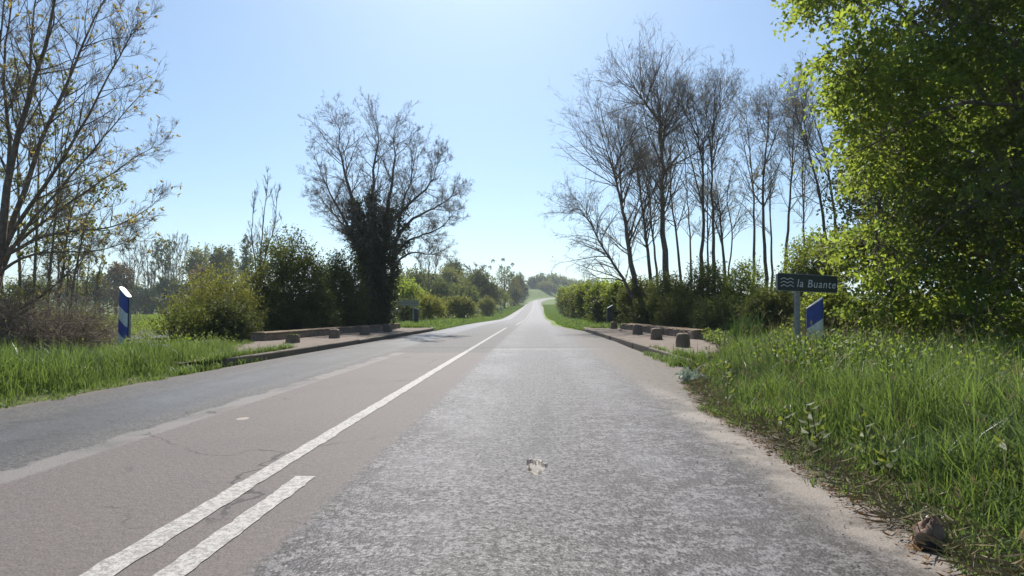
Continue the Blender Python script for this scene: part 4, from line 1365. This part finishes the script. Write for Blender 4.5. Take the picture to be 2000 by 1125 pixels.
    bare_tree("young_tree", "clump of thin upright bare stems between the left thicket and the marker post", "tree",
              [(wp([(125 + dx, 640), (127 + dx * 1.1, 540), (130 + dx * 1.3, top)], 21 + .3 * i), .03, .008) for i, (dx, top) in enumerate(((-30, 430), (-12, 410), (5, 440), (22, 420), (40, 450), (58, 480)))],
              12, .9, [(4, .5, 28), (3, .55, 28)], M['bark_pale'], M['twig'], 63, up=.12, t0=.2, buds=M['lf_olive'], bud_n=900, bud_size=.07, a1=28, twig_r=.006)
    # brown thicket of arching twigs
    q = np.random.default_rng(64)
    c = W(70, 690, 12.2); zc_ = gz(c[0], 12.2)
    root = thing("thicket", "tangled brown thicket of bare arching twigs under the large left tree", "thicket", (c[0], 12.2, zc_))
    n = 560
    b = np.stack([c[0] + q.normal(-.35, .62, n), 12.2 + q.normal(0, .6, n), np.full(n, zc_)], 1)
    az = q.uniform(0, 6.283, n)
    D = np.stack([np.cos(az) * .6, np.sin(az) * .6, np.ones(n)], 1)
    L = q.uniform(.7, 2.0, n)
    p1, d1, r1 = grow(b, D, L, np.full(n, .010), 8, .15, -.13, .4, q)
    acc = tubes(Acc(), p1, r1, 4)
    P2, D2, L2, R2, t2 = spawn(p1, d1, r1, L, 7, .2, 1, 45, 12, .45, .7, .3, q)
    p2, d2, r2 = grow(P2, D2, L2, np.maximum(R2, .0045), 5, .2, -.12, .5, q)
    f2 = tubes(Acc(), p2, r2, 3)
    P3, D3, L3, R3, t3 = spawn(p2, d2, r2, L2, 3, .2, 1, 45, 12, .5, .7, .3, q)
    p3, d3, r3 = grow(P3, D3, L3, np.maximum(R3, .0035), 3, .2, -.1, .5, q)
    tubes(f2, p3, r3, 3)
    acc.build("stems", M['bark_brown'], root, smooth=True)
    f2.build("twigs", M['twig_brown'], root, smooth=True)
    k_ = q.choice(len(p3), 1600)
    leaves_at(p3[k_, -1], d3[k_, -1], .045, .028, q, .9).build("leaves", M['lf_olive'], root)
    B("bush", "low green bush behind the brown thicket at the left edge", "bush", 15, 560, 75, 15.5, 1100, M['lf_mid'], 65, per=9, length=.3, ls=.07, out=.15)
    B("bush", "small leafy bush behind the left marker post at the meadow edge", "bush", 165, 600, 42, 15.5, 500, M['lf_olive'], 66, per=9, length=.28, ls=.06, out=.3)

    # ---------------------------------------------------------------- far left tree line across the meadow
    FAR = "trees along the far side of the meadow"
    def far_bare(px, top, hw, Y, seed, label, stems=4, green=None):
        p0 = W(px, 612, Y)
        tr_ = []
        q = np.random.default_rng(seed)
        for s in range(stems):
            o = (s - (stems - 1) / 2) / max(1, stems - 1) * 2 if stems > 1 else 0
            tr_.append(([W(px + o * hw * .25, 616, Y), W(px + o * hw * .4, (616 + top) / 2 + q.normal(0, 6), Y + q.normal(0, 1)), W(px + o * hw * .75, top + abs(o) * 10 + q.uniform(0, 8), Y + q.normal(0, 2))], .22, .04))
        bare_tree("bare_tree", label, "tree", tr_, 14, 4.5, [(4, .5, 30), (4, .55, 30)], M['bark_pale'], M['twig'], seed, FAR, up=.12, t0=.35, a1=32, twig_r=.035,
                  buds=green, bud_n=300 if green else 0, bud_size=.5)
    far_bare(258, 482, 24, 150, 71, "leftmost bare tree of the row across the meadow, right of the big left tree")
    far_bare(292, 480, 22, 152, 72, "second bare tree in the row across the meadow behind the left marker post")
    far_bare(345, 470, 26, 155, 73, "tallest bare tree in the middle of the row across the meadow", 5)
    far_bare(320, 484, 18, 150, 74, "slim bare tree with faint green leaf left of the tallest in the meadow row", 4, M['lf_olive'])
    far_bare(400, 486, 20, 160, 75, "bare tree mostly behind the rounded olive tree across the meadow", 3)
    def far_tree(px, top, bot, hw, Y, mat, seed, label, n=700, k=10, group=FAR, name="tree", ls=.5, cat="tree", h0=.25, wr=.7, out=.1, length=None, mat2=None, frac2=0):
        """distant leafy tree: trunk and limbs under a lobed crown"""
        q = np.random.default_rng(seed)
        p = W(px, top, Y); pb = W(px, bot, Y)
        z = min(gz(p[0], Y), pb[2]); z = gz(p[0], Y)
        w = hw * Y / FPX; H = p[2] - z
        root = thing(name, label, cat, (p[0], Y, z), group)
        lob = lobe_cluster((p[0], Y, z + H * h0), w, w * .9, H * (1 - h0), k, q)
        P_, A_ = sprays(lob, n, q, terrain, out=out)
        Acc().add(*spray_leaves(P_, A_, 7, length or ls * 3, ls, wr, q)).build("crown", mat, root)
        tk = np.array([[(p[0], Y, z - .3), (p[0] + .02 * H, Y, z + H * .3), (p[0], Y, z + H * .75)]])
        acc = tubes(Acc(), tk, np.array([[.03, .022, .006]]) * H, 7)
        s = q.choice(len(P_), 16, replace=False)
        t = np.linspace(0, 1, 4)[None, :, None]
        b = np.stack([np.full(16, p[0]), np.full(16, Y), z + H * q.uniform(.2, .6, 16)], 1)
        tubes(acc, b[:, None] * (1 - t) + P_[s][:, None] * t, np.linspace(1, .3, 4)[None] * .009 * H * np.ones((16, 1)), 4)
        acc.build("trunk", M['bark'], root, smooth=True)
        return root
    far_tree(385, 486, 610, 32, 150, M['lf_olive'], 76, "rounded olive-green tree at the right end of the bare row across the meadow")
    far_tree(433, 484, 600, 30, 140, M['lf_dark'], 77, "dark ivy-green dome shaped tree across the meadow left of the poplar")
    far_tree(405, 520, 612, 26, 138, M['lf_russet'], 78, "russet-brown leafing tree behind the olive hedge bush", 400)
    far_tree(228, 520, 616, 26, 145, M['lf_russet'], 79, "russet tree across the meadow behind the left marker post's top", 420)
    far_tree(283, 570, 618, 34, 142, M['lf_silver'], 80, "pale silvery willow bush at the edge of the meadow right of the marker post", 500, name="willow_bush", cat="bush", h0=.02)
    far_tree(195, 540, 616, 34, 148, M['lf_dark'], 81, "dark bush across the meadow left of the marker post", 600, h0=.05, name="bush", cat="bush")
    far_tree(255, 548, 616, 34, 152, M['lf_mid'], 82, "grey-green bush below the bare row, behind the marker post", 600, h0=.05, name="bush", cat="bush")
    far_tree(335, 545, 618, 40, 151, M['lf_dark'], 83, "dark bush below the tallest bare tree across the meadow", 700, h0=.02, name="bush", cat="bush")
    far_tree(375, 560, 616, 40, 146, M['lf_dark'], 84, "dark shaded bush below the rounded olive tree across the meadow", 700, h0=.02, name="bush", cat="bush")
    far_tree(310, 560, 617, 30, 155, M['lf_dark'], 85, "dark bush behind the silvery willow across the meadow", 500, h0=.02, name="bush", cat="bush")
    far_tree(140, 550, 616, 40, 150, M['lf_mid'], 86, "green bush across the meadow behind the thin upright stems", 600, h0=.05, name="bush", cat="bush")
    far_tree(60, 545, 616, 50, 152, M['lf_mid'], 87, "green bush across the meadow behind the brown thicket", 600, h0=.05, name="bush", cat="bush")
    # poplar
    q = np.random.default_rng(88)
    p = W(481, 470, 120); z = gz(p[0], 120); H = p[2] - z
    root = thing("poplar", "narrow dark columnar poplar above the olive hedge bush", "tree", (p[0], 120, z))
    lob = [(p[0] + q.normal(0, .25), 120 + q.normal(0, .25), z + H * t, 1.25 * math.sin(math.pi * min(1, .18 + .8 * t))**.6, 1.2 * math.sin(math.pi * min(1, .18 + .8 * t))**.6, H * .11) for t in np.linspace(.2, .92, 12)]
    P_, A_ = sprays(lob, 800, q, None, up=1.5)
    Acc().add(*spray_leaves(P_, A_, 7, .7, .3, .6, q)).build("crown", M['lf_dark'], root)
    tubes(Acc(), np.array([[(p[0], 120, z - .2), (p[0], 120, z + H * .5), (p[0], 120, z + H * .95)]]), np.array([[.3, .2, .04]]), 7).build("trunk", M['bark'], root, smooth=True)

    # ---------------------------------------------------------------- left roadside beyond the bridge
    RB = "bushes and trees on the left bank beyond the bridge"
    B("bush", "yellow-green rounded bush just right of the far slanted marker post", "bush", 836, 583, 30, 50, 750, M['lf_yellow'], 101, per=8, length=.5, ls=.16, group=RB, wr=.4, mat2=M['lf_olive'], frac2=.0)
    B("bush", "pale green rounded bush in the middle of the left bank row", "bush", 902, 584, 32, 66, 800, M['lf_olive'], 102, per=8, length=.6, ls=.2, group=RB)
    B("bush", "dense light green rounded bush nearest the road on the left bank", "bush", 951, 583, 24, 100, 800, M['lf_olive'], 103, per=9, length=.5, ls=.18, group=RB)
    B("bush", "bright lime-green bush behind the far sign back", "bush", 800, 552, 42, 54, 1300, M['lf_bright'], 104, per=9, length=.6, ls=.19, group=RB)
    B("bush", "small silvery bush right of the lime-green bush", "bush", 828, 566, 14, 56, 300, M['lf_silver'], 105, per=8, length=.5, ls=.15, group=RB)
    B("bush", "dark shaded bush low behind the far sign post", "bush", 790, 590, 36, 46, 700, M['lf_dark'], 106, per=8, length=.45, ls=.13, group=RB)
    B("bush", "brownish shrub between the yellow-green and pale green rounded bushes", "bush", 868, 583, 24, 72, 500, M['lf_russet'], 107, per=8, length=.6, ls=.2, group=RB, mat2=M['lf_mid'], frac2=.5)
    far_tree(943, 528, 596, 40, 128, M['lf_dark'], 108, "large dark leaning bush above the pale rounded bushes on the left bank", 1500, h0=.04, group=RB, ls=.3, name="bush", cat="bush")
    far_tree(968, 556, 600, 32, 150, M['lf_mid'], 109, "mid-green bush in front of the large dark bush on the left bank", 1100, h0=.02, group=RB, ls=.26, name="bush", cat="bush")
    far_tree(1003, 558, 600, 15, 205, M['lf_dark'], 110, "dark bush at the right end of the left bank beside the road", 800, h0=.02, group=RB, ls=.3, name="bush", cat="bush")
    r0 = far_tree(985, 522, 596, 28, 175, M['lf_mid'], 111, "thin-crowned tree with dark mistletoe balls above the left bank", 420, h0=.3, group=RB, ls=.28, k=7, out=.3)
    q = np.random.default_rng(112)
    for i, (mx, my, mr) in enumerate(((963, 511, 3.2), (979, 524, 3.4), (993, 524, 3.2), (982, 508, 2.6), (957, 523, 3), (1001, 517, 2.2), (1000, 538, 2.6))):
        p = W(mx, my, 175)
        P_, A_ = sprays([(p[0], p[1], p[2], mr * .155, mr * .155, mr * .155)], 60, q, None)
        Acc().add(*spray_leaves(P_, A_, 6, .25, .19, .4, q)).build("mistletoe", M['lf_ivy'], r0)
    bare_tree("bare_tree", "bare tree with fine twigs rising from the left bank right of the ivy tree", "tree",
              [(wp([(836, 600), (837, 540), (838, 492)], 75), .13, .02), (wp([(837, 560), (850, 530), (858, 500)], 75, 1), .07, .02), (wp([(837, 565), (824, 535), (818, 505)], 75, -1), .07, .02)],
              16, 2.0, [(4, .5, 32), (4, .55, 30)], M['bark'], M['twig'], 113, RB, up=.08, t0=.3, twig_r=.017)
    bare_tree("bare_tree", "small flat-topped bare tree on the skyline left of the mistletoe tree", "tree",
              [(wp([(928, 560), (928, 540), (930, 520)], 170), .3, .06), (wp([(928, 545), (920, 528), (914, 522)], 170), .15, .05), (wp([(929, 545), (938, 528), (942, 522)], 170), .15, .05)],
              10, 2.2, [(4, .5, 32), (3, .55, 30)], M['bark'], M['twig'], 114, RB, up=.0, t0=.45, twig_r=.05)
    far_tree(887, 507, 560, 20, 170, M['lf_dark'], 115, "round-headed dark green tree highest on the left hill skyline", 1000, h0=.25, group=RB, ls=.4)
    far_tree(878, 528, 575, 28, 150, M['lf_olive'], 116, "light olive tree below the round-headed skyline tree", 800, h0=.05, group=RB, ls=.4)
    far_tree(806, 527, 580, 30, 120, M['lf_mid'], 117, "grey-green tree right of the ivy tree trunk on the left hill", 800, h0=.05, group=RB, ls=.34)
    far_tree(780, 530, 590, 26, 115, M['lf_mid'], 118, "green tree immediately behind the ivy tree's right limb", 700, h0=.05, group=RB, ls=.34)
    far_tree(850, 545, 592, 34, 105, M['lf_dark'], 119, "dark grey-green bush below the fine-twigged bare tree on the left bank", 900, h0=.02, group=RB, ls=.3, name="bush", cat="bush")
    far_tree(905, 548, 594, 36, 120, M['lf_mid'], 120, "dull green bush left of the large dark leaning bush", 900, h0=.02, group=RB, ls=.34, name="bush", cat="bush")
    far_tree(840, 535, 585, 30, 140, M['lf_mid'], 121, "dull green tree on the left hill behind the fine-twigged bare tree", 800, h0=.02, group=RB, ls=.4)
    far_tree(915, 532, 580, 26, 165, M['lf_mid'], 122, "small green tree below the flat-topped bare tree on the skyline", 700, h0=.02, group=RB, ls=.42)
    far_tree(1010, 533, 592, 16, 250, M['lf_mid'], 123, "green tree behind the mistletoe tree, beside the far road", 800, h0=.05, group=RB, ls=.4)
    far_tree(1004, 545, 594, 14, 225, M['lf_russet'], 124, "russet shrub between mistletoe tree and far road", 500, h0=.02, group=RB, ls=.36, name="bush", cat="bush")

    far_tree(1018, 556, 590, 10, 290, M['lf_dark'], 125, "farthest dark bush of the left bank, where the bright green slope begins", 700, h0=.02, group=RB, ls=.6, name="bush", cat="bush")

    # ---------------------------------------------------------------- far hedges along the bend and hill crest
    HB = "trees along the bend and crest at the end of the road"
    for i, (px_, top_, hw_, Y_, mt, lab) in enumerate((
            (1042, 545, 12, 450, 'lf_dark', "dark tree at left end of the hedge above the bright green slope"),
            (1058, 540, 14, 450, 'lf_mid', "taller green tree above the bend of the road"),
            (1078, 541, 14, 460, 'lf_mid', "green tree right of the taller tree above the bend"),
            (1066, 556, 12, 440, 'lf_olive', "pale green bush at the outside of the bend"),
            (1096, 548, 14, 480, 'lf_mid', "rounded green tree over the far end of the visible road"),
            (1112, 552, 14, 520, 'lf_mid', "distant green tree on the crest left of the right hedge"),
            (1084, 560, 12, 455, 'lf_dark', "dark bush at the end of the visible road"),
            (1130, 554, 16, 560, 'lf_mid', "distant green tree on the crest above the right hedge"),
            (1160, 552, 18, 600, 'lf_dark', "distant dark tree on the skyline above the right hedge"))):
        far_tree(px_, top_, 580, hw_, Y_, M[mt], 140 + i, lab, 520, h0=.02, group=HB, ls=.0022 * Y_, k=8)
    for i, (px_, top_, Y_, lab) in enumerate(((1078, 533, 470, "bare tree poking out of the hedge above the bend"), (1095, 540, 490, "small bare tree right of the bend's tallest tree"), (1146, 532, 520, "lone bare tree on the skyline above the right hedge"))):
        bare_tree("bare_tree", lab, "tree", [([W(px_, 575, Y_), W(px_ + 1, 555, Y_), W(px_, top_, Y_)], .35, .08), ([W(px_, 565, Y_), W(px_ - 4, 550, Y_), W(px_ - 6, top_ + 6, Y_)], .2, .08), ([W(px_, 565, Y_), W(px_ + 4, 550, Y_), W(px_ + 7, top_ + 5, Y_)], .2, .08)],
                  10, 4.5, [(4, .5, 32), (3, .55, 30)], M['bark_pale'], M['twig'], 160 + i, HB, up=.06, t0=.4, twig_r=.08)

    # right roadside hedge beyond the bridge
    RH = "bushes of the hedge right of the far road"
    for i, (px_, top_, hw_, Y_, mt, lab, n_) in enumerate((
            (1178, 551, 26, 40, 'lf_mid', "bright green bush at the near end of the right hedge", 1400),
            (1150, 556, 20, 50, 'lf_mid', "bright green bush second in the right hedge", 1100),
            (1132, 560, 18, 62, 'lf_olive', "olive-green bush in the middle of the right hedge", 900),
            (1117, 562, 15, 76, 'lf_mid', "light green bush beyond the middle of the right hedge", 800),
            (1105, 563, 12, 94, 'lf_olive', "olive bush near the far end of the right hedge", 700),
            (1098, 562, 10, 118, 'lf_mid', "farthest green bush of the right hedge by the bend", 600),
            (1213, 553, 26, 36, 'lf_mid', "green bush between the right hedge and the leaning bare trees", 1200))):
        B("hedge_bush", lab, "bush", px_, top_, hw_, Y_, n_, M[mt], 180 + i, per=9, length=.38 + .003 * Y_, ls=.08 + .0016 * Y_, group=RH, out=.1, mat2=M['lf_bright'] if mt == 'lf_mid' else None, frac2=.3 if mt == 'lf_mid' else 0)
    B("bush", "dark shaded shrub behind the slanted marker post beyond the right parapet", "bush", 1175, 584, 18, 37.5, 600, M['lf_ivy'], 190, per=9, length=.3, ls=.1)

    # ---------------------------------------------------------------- shrubs behind the right parapet
    SR = "shrubs behind the right parapet"
    for i, (px_, top_, hw_, Y_, mt, lab, n_, f2) in enumerate((
            (1245, 545, 48, 31, 'lf_dark', "dark shrub behind the far end of the right parapet", 1500, .25),
            (1310, 535, 52, 29, 'lf_dark', "dark shrub at the foot of the thickest bare trunk", 1600, .25),
            (1385, 515, 55, 28, 'lf_dark', "shrub behind the middle of the right parapet with sunlit top", 1700, .35),
            (1450, 502, 55, 27, 'lf_mid', "tall green shrub left of the river sign panel", 1800, .4),
            (1340, 575, 60, 26, 'lf_dark', "low dark shrub shading the right parapet", 1500, .1),
            (1430, 580, 62, 22.5, 'lf_dark', "low dark shrub beyond the near end of the right parapet", 1700, .15),
            (1505, 560, 60, 19.5, 'lf_dark', "dark shrub directly behind the river sign's left end", 1700, .2),
            (1270, 585, 48, 29.5, 'lf_dark', "low dark shrub behind the lone farthest right bollard's parapet end", 1100, .1),
            (1572, 462, 62, 21, 'lf_mid', "tall mid-green leafy shrub above the river sign", 2600, .15),
            (1600, 560, 70, 16.5, 'lf_mid', "green shrub behind the right marker post", 2100, .1),
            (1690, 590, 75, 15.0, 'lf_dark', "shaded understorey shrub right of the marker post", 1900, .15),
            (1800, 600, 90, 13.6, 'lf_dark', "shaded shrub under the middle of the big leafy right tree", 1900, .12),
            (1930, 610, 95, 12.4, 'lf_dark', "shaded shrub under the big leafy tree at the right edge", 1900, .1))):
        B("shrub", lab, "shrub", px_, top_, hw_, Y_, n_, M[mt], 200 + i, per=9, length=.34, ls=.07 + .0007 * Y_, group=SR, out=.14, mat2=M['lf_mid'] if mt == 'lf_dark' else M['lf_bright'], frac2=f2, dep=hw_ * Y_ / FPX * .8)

    # ---------------------------------------------------------------- tall bare trees on the right
    TB = "tall bare trees behind the right parapet"
    specs = [
        ("leaning bare tree second from the left of the right-hand group", [(1250, 620), (1232, 500), (1216, 413), (1200, 328), (1170, 250), (1140, 195)], 31, .20, 32, 3.0, .04),
        ("low curved bare tree drooping furthest left over the road", [(1245, 600), (1222, 548), (1204, 522), (1184, 499), (1160, 452), (1147, 413), (1122, 390)], 30, .11, 30, 2.0, -.05),
        ("slim bare tree immediately left of the thickest trunk", [(1280, 620), (1268, 525), (1253, 387), (1244, 330), (1237, 285), (1225, 210)], 32.5, .14, 26, 2.6, .06),
        ("thickest and tallest bare tree in the middle of the right-hand group", [(1303, 625), (1300, 536), (1295, 440), (1292, 360), (1291, 260), (1284, 170), (1282, 72)], 32, .25, 42, 3.1, .055),
        ("bare tree just right of the thickest trunk, ending lower", [(1335, 620), (1328, 509), (1312, 400), (1307, 339), (1312, 260), (1320, 190)], 34, .11, 16, 1.6, .08),
        ("straight bare tree with forked top, right of the thickest trunk", [(1368, 620), (1371, 520), (1375, 430), (1374, 350), (1362, 250), (1352, 180), (1349, 115)], 31, .15, 26, 1.9, .08),
        ("straight bare tree reaching high near the middle gap", [(1395, 620), (1394, 547), (1393, 450), (1391, 360), (1389, 270), (1397, 180), (1410, 95)], 31.5, .14, 26, 1.9, .09),
        ("bare tree with a broken side limb left of the sky gap", [(1422, 610), (1413, 499), (1408, 430), (1400, 370), (1388, 300)], 32, .13, 12, 1.4, .08),
        ("crooked thin bare stem leaning in front of the sky gap", [(1415, 600), (1428, 490), (1434, 440), (1414, 402), (1428, 340), (1446, 292)], 30.5, .06, 8, 1.0, .05),
        ("bare tree just right of the sky gap with a crown leaning left", [(1470, 610), (1472, 504), (1475, 400), (1467, 320), (1458, 230), (1450, 145)], 34, .12, 22, 1.7, .08),
        ("dark slender bare tree between the sky gap and the river sign", [(1497, 610), (1495, 525), (1490, 410), (1488, 340), (1499, 280), (1502, 200), (1498, 130)], 31, .13, 24, 1.8, .08),
        ("thin bare tree close behind the dark slender one", [(1508, 600), (1507, 488), (1505, 400), (1504, 310), (1512, 220)], 36, .10, 14, 1.5, .08),
        ("bare tree above the river sign's left end", [(1528, 600), (1536, 461), (1545, 350), (1552, 253), (1548, 180), (1546, 115)], 33, .12, 24, 1.8, .07),
        ("bare tree leaning left above the river sign's right end", [(1625, 600), (1612, 445), (1600, 370), (1587, 310), (1560, 242), (1535, 125)], 28, .12, 24, 1.8, .06),
        ("slim pale bare stem between the two straight trees right of the thickest trunk", [(1382, 620), (1384, 520), (1380, 420), (1384, 330), (1380, 250)], 37, .10, 16, 1.6, .08),
        ("slim bare stem immediately left of the sky gap's crooked stem", [(1352, 620), (1350, 520), (1346, 420), (1338, 320), (1334, 230)], 38, .10, 16, 1.7, .08),
        ("faint bare tree farthest back behind the leaning left trees", [(1290, 620), (1282, 520), (1270, 420), (1262, 320), (1262, 240)], 42, .13, 22, 2.2, .07),
        ("faint slim bare tree behind the river sign's middle", [(1572, 600), (1570, 450), (1566, 340), (1572, 250), (1570, 180)], 40, .12, 20, 2.0, .08),
        ("bare tree nearest the big leafy right tree, leaning left", [(1640, 600), (1630, 400), (1615, 310), (1600, 260), (1575, 200), (1578, 110)], 30, .12, 24, 1.8, .06),
    ]
    def lower(pl, f=.80):
        n_ = len(pl)
        P2, _ = poly_path(np.array(pl, float), 60)
        return [tuple(P2[int(59 * f * q_ / (n_ - 1))]) for q_ in range(n_)]
    for i, (lab, pl, Y_, r0_, n1_, l1_, up_) in enumerate(specs):
        q = np.random.default_rng(230 + i)
        main = [W(px_, py_, Y_ + .12 * j * q.normal(0, 1)) for j, (px_, py_) in enumerate(lower(pl, .84 if i != 1 else .9))]
        trs = [(main, r0_ * .92, .016)]
        n1_ = int(n1_ * 1.05)
        n1 = [n1_]; l1 = [l1_]
        # forks
        for f in range(3 if r0_ > .12 else 1):
            j = int(q.integers(len(main) // 2, len(main) - 1))
            a0 = main[j]; Lf = (main[-1] - a0)
            off = np.array([q.normal(0, .8), q.normal(0, .8), 0]) * (.75 if r0_ > .2 else .45)
            trs.append(([a0, a0 + Lf * .45 + off * .7, a0 + Lf * q.uniform(.75, .98) + off * 1.5], r0_ * .32, .012)); n1.append(int(n1_ * .6)); l1.append(l1_ * .85)
        bare_tree("bare_tree", lab, "tree", trs, n1, np.array(l1) * 1.3, [(6, .5, 40), (5, .54, 38), (2, .6, 36)], M['bark'] if i % 3 else M['bark_brown'], M['twig'], 250 + i, TB, up=up_ * .7, t0=(.30, .2, .36, .40)[i] if i < 4 else .44, top=.3,
                  a1=44, twig_r=.0037, drop=-.13 if i == 1 else None, buds=M['lf_bud'], bud_n=120, bud_size=.06)

    # ---------------------------------------------------------------- big leafy tree at the right
    q = np.random.default_rng(300)
    bx = np.array([10.2, 11.5, gz(10.2, 11.5)])
    root = thing("leafy_tree", "big bright green leafy tree filling the right edge, branches hanging to the grass", "tree", bx)
    left_b = lambda py: np.interp(py, [-200, -60, 0, 60, 100, 150, 250, 350, 400, 450, 500, 560, 600, 650, 700], [1600, 1565, 1552, 1550, 1592, 1626, 1648, 1668, 1655, 1640, 1640, 1660, 1672, 1700, 1765])
    lob = []
    for i in range(165):
        py_ = q.uniform(-330, 690)
        r_px = q.uniform(26, 74)
        lb = float(left_b(py_)) + r_px * .9
        px_ = lb + (2150 - lb) * (q.uniform(0, 1) ** (1.25))
        Y_ = q.uniform(7.6, 13.5) if px_ > lb + 100 else q.uniform(8.6, 12.5)
        if py_ > 430: Y_ = q.uniform(8.8, 13.0)
        p = W(px_, py_, Y_); s = r_px * Y_ / FPX
        lob.append((p[0], p[1], p[2], s * 1.3, s * 1.25, s * .5))
    P_, A_ = sprays(lob, 13800, q, terrain, out=.14, shell=.26, up=.0)
    A_ = norm(A_ * np.array([1, 1, .55]) + np.array([-.15, 0, -.12]))
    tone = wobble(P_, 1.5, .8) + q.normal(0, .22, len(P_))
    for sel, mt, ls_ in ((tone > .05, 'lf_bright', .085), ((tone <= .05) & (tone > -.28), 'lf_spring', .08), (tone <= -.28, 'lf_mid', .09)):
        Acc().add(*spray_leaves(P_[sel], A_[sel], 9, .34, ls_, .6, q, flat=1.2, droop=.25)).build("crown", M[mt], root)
    acc = Acc()
    tk = np.array([[bx + (0, 0, -.3), bx + (-.1, 0, 1.6), bx + (-.3, -.1, 3.6), bx + (-.6, -.2, 6), bx + (-.9, -.2, 9)]])
    tubes(acc, tk, np.array([[.42, .34, .28, .2, .08]]), 10)
    la = np.array(lob)
    pick = q.choice(len(la), 46, replace=False)
    e = la[pick, :3]
    hz = np.clip(e[:, 2] * .55 + q.uniform(.2, 1.2, len(pick)), .6, 7.5)
    b = np.stack([bx[0] - .05 * hz, np.full(len(pick), bx[1]), bx[2] + hz], 1)
    t = np.linspace(0, 1, 9)[None, :, None]
    pp = b[:, None] * (1 - t) + e[:, None] * t
    pp[:, :, 2] += np.sin(t[..., 0] * np.pi) * .35
    pp[:, 1:-1] += q.normal(0, .07, (len(pick), 7, 3))
    rad = np.linspace(1, .22, 9)[None] * (q.uniform(.03, .075, len(pick)))[:, None]
    tubes(acc, pp, rad, 6)
    for pts_, r0_, yy_ in (([(1990, 170), (1900, 196), (1800, 214), (1715, 268), (1655, 305)], .055, 8.6), ([(2000, 330), (1930, 362), (1850, 425), (1790, 480), (1750, 545)], .05, 8.4),
                           ([(1990, 40), (1900, 30), (1820, 60), (1730, 70)], .05, 8.8), ([(2010, 480), (1950, 520), (1890, 600), (1850, 690)], .04, 8.9), ([(1985, 400), (1930, 500), (1905, 590), (1890, 680)], .035, 8.5)):
        cr = [tuple(bx + np.array([-.3, -.1, 2.2 + .004 * (560 - pts_[0][1])]))] + [tuple(W(px_, py_, yy_ + .15 * j)) for j, (px_, py_) in enumerate(pts_)]
        pl_ = resample(cr, 16, q, .03)[None]
        tubes(acc, pl_, np.linspace(1, .2, 16)[None] * r0_, 7)
        dd_ = norm(np.gradient(pl_, axis=1))
        Pb, Db, Lb, Rb, _t = spawn(pl_, dd_, np.linspace(1, .2, 16)[None] * r0_, np.ones(1), 26, .4, 1, 50, 12, 1.0, .5, .3, q)
        p_, d_, r__ = grow(Pb, Db, Lb * .8, np.minimum(Rb, .012), 6, .12, 0, .3, q)
        tubes(acc, p_, r__, 4)
    s = q.choice(len(P_), 2600, replace=False)
    near = np.array([np.argmin(((pp.reshape(-1, 3) - P_[i])**2).sum(1)) for i in s])
    st = pp.reshape(-1, 3)[near]
    t = np.linspace(0, 1, 4)[None, :, None]
    tw = st[:, None] * (1 - t) + P_[s][:, None] * t
    ok = np.linalg.norm(P_[s] - st, axis=1) < 2.2
    tubes(acc, tw[ok], np.linspace(1, .4, 4)[None] * .009 * np.ones((int(ok.sum()), 1)), 3)
    acc.build("trunk", M['bark_brown'], root, smooth=True)
    # woodland mass behind, closing the right side
    for i, (px_, top_, hw_, Y_, lab) in enumerate(((1740, 120, 110, 26, "dense green tree glimpsed behind the left half of the big leafy tree"), (1930, 60, 150, 23, "dense green tree glimpsed behind the right half of the big leafy tree"), (2130, -350, 170, 18, "dense green tree beyond the right edge behind the big leafy tree"))):
        far_tree(px_, top_, 640, hw_, Y_, M['lf_mid'], 320 + i, lab, 3400, h0=.08, group=None, ls=.13, k=22)

# ------------------------------------------------------------------ haze
hz = NT("haze")
pv = hz.n("ShaderNodeVolumePrincipled")
pv.inputs["Color"].default_value = (.82, .90, 1.0, 1)
pv.inputs["Density"].default_value = .0003
pv.inputs["Anisotropy"].default_value = .35
hz.t.links.new(pv.outputs[0], hz.out.inputs[1])
V, Q = box_arrays(-5200, 5200, -120, 6200, -80, 95)
tag(Acc().add(V, Q).build("haze", hz.m), "thin pale haze softening the far trees", "haze", kind='stuff')

print("verts", sum(len(o.data.vertices) for o in bpy.data.objects if o.type == 'MESH'))
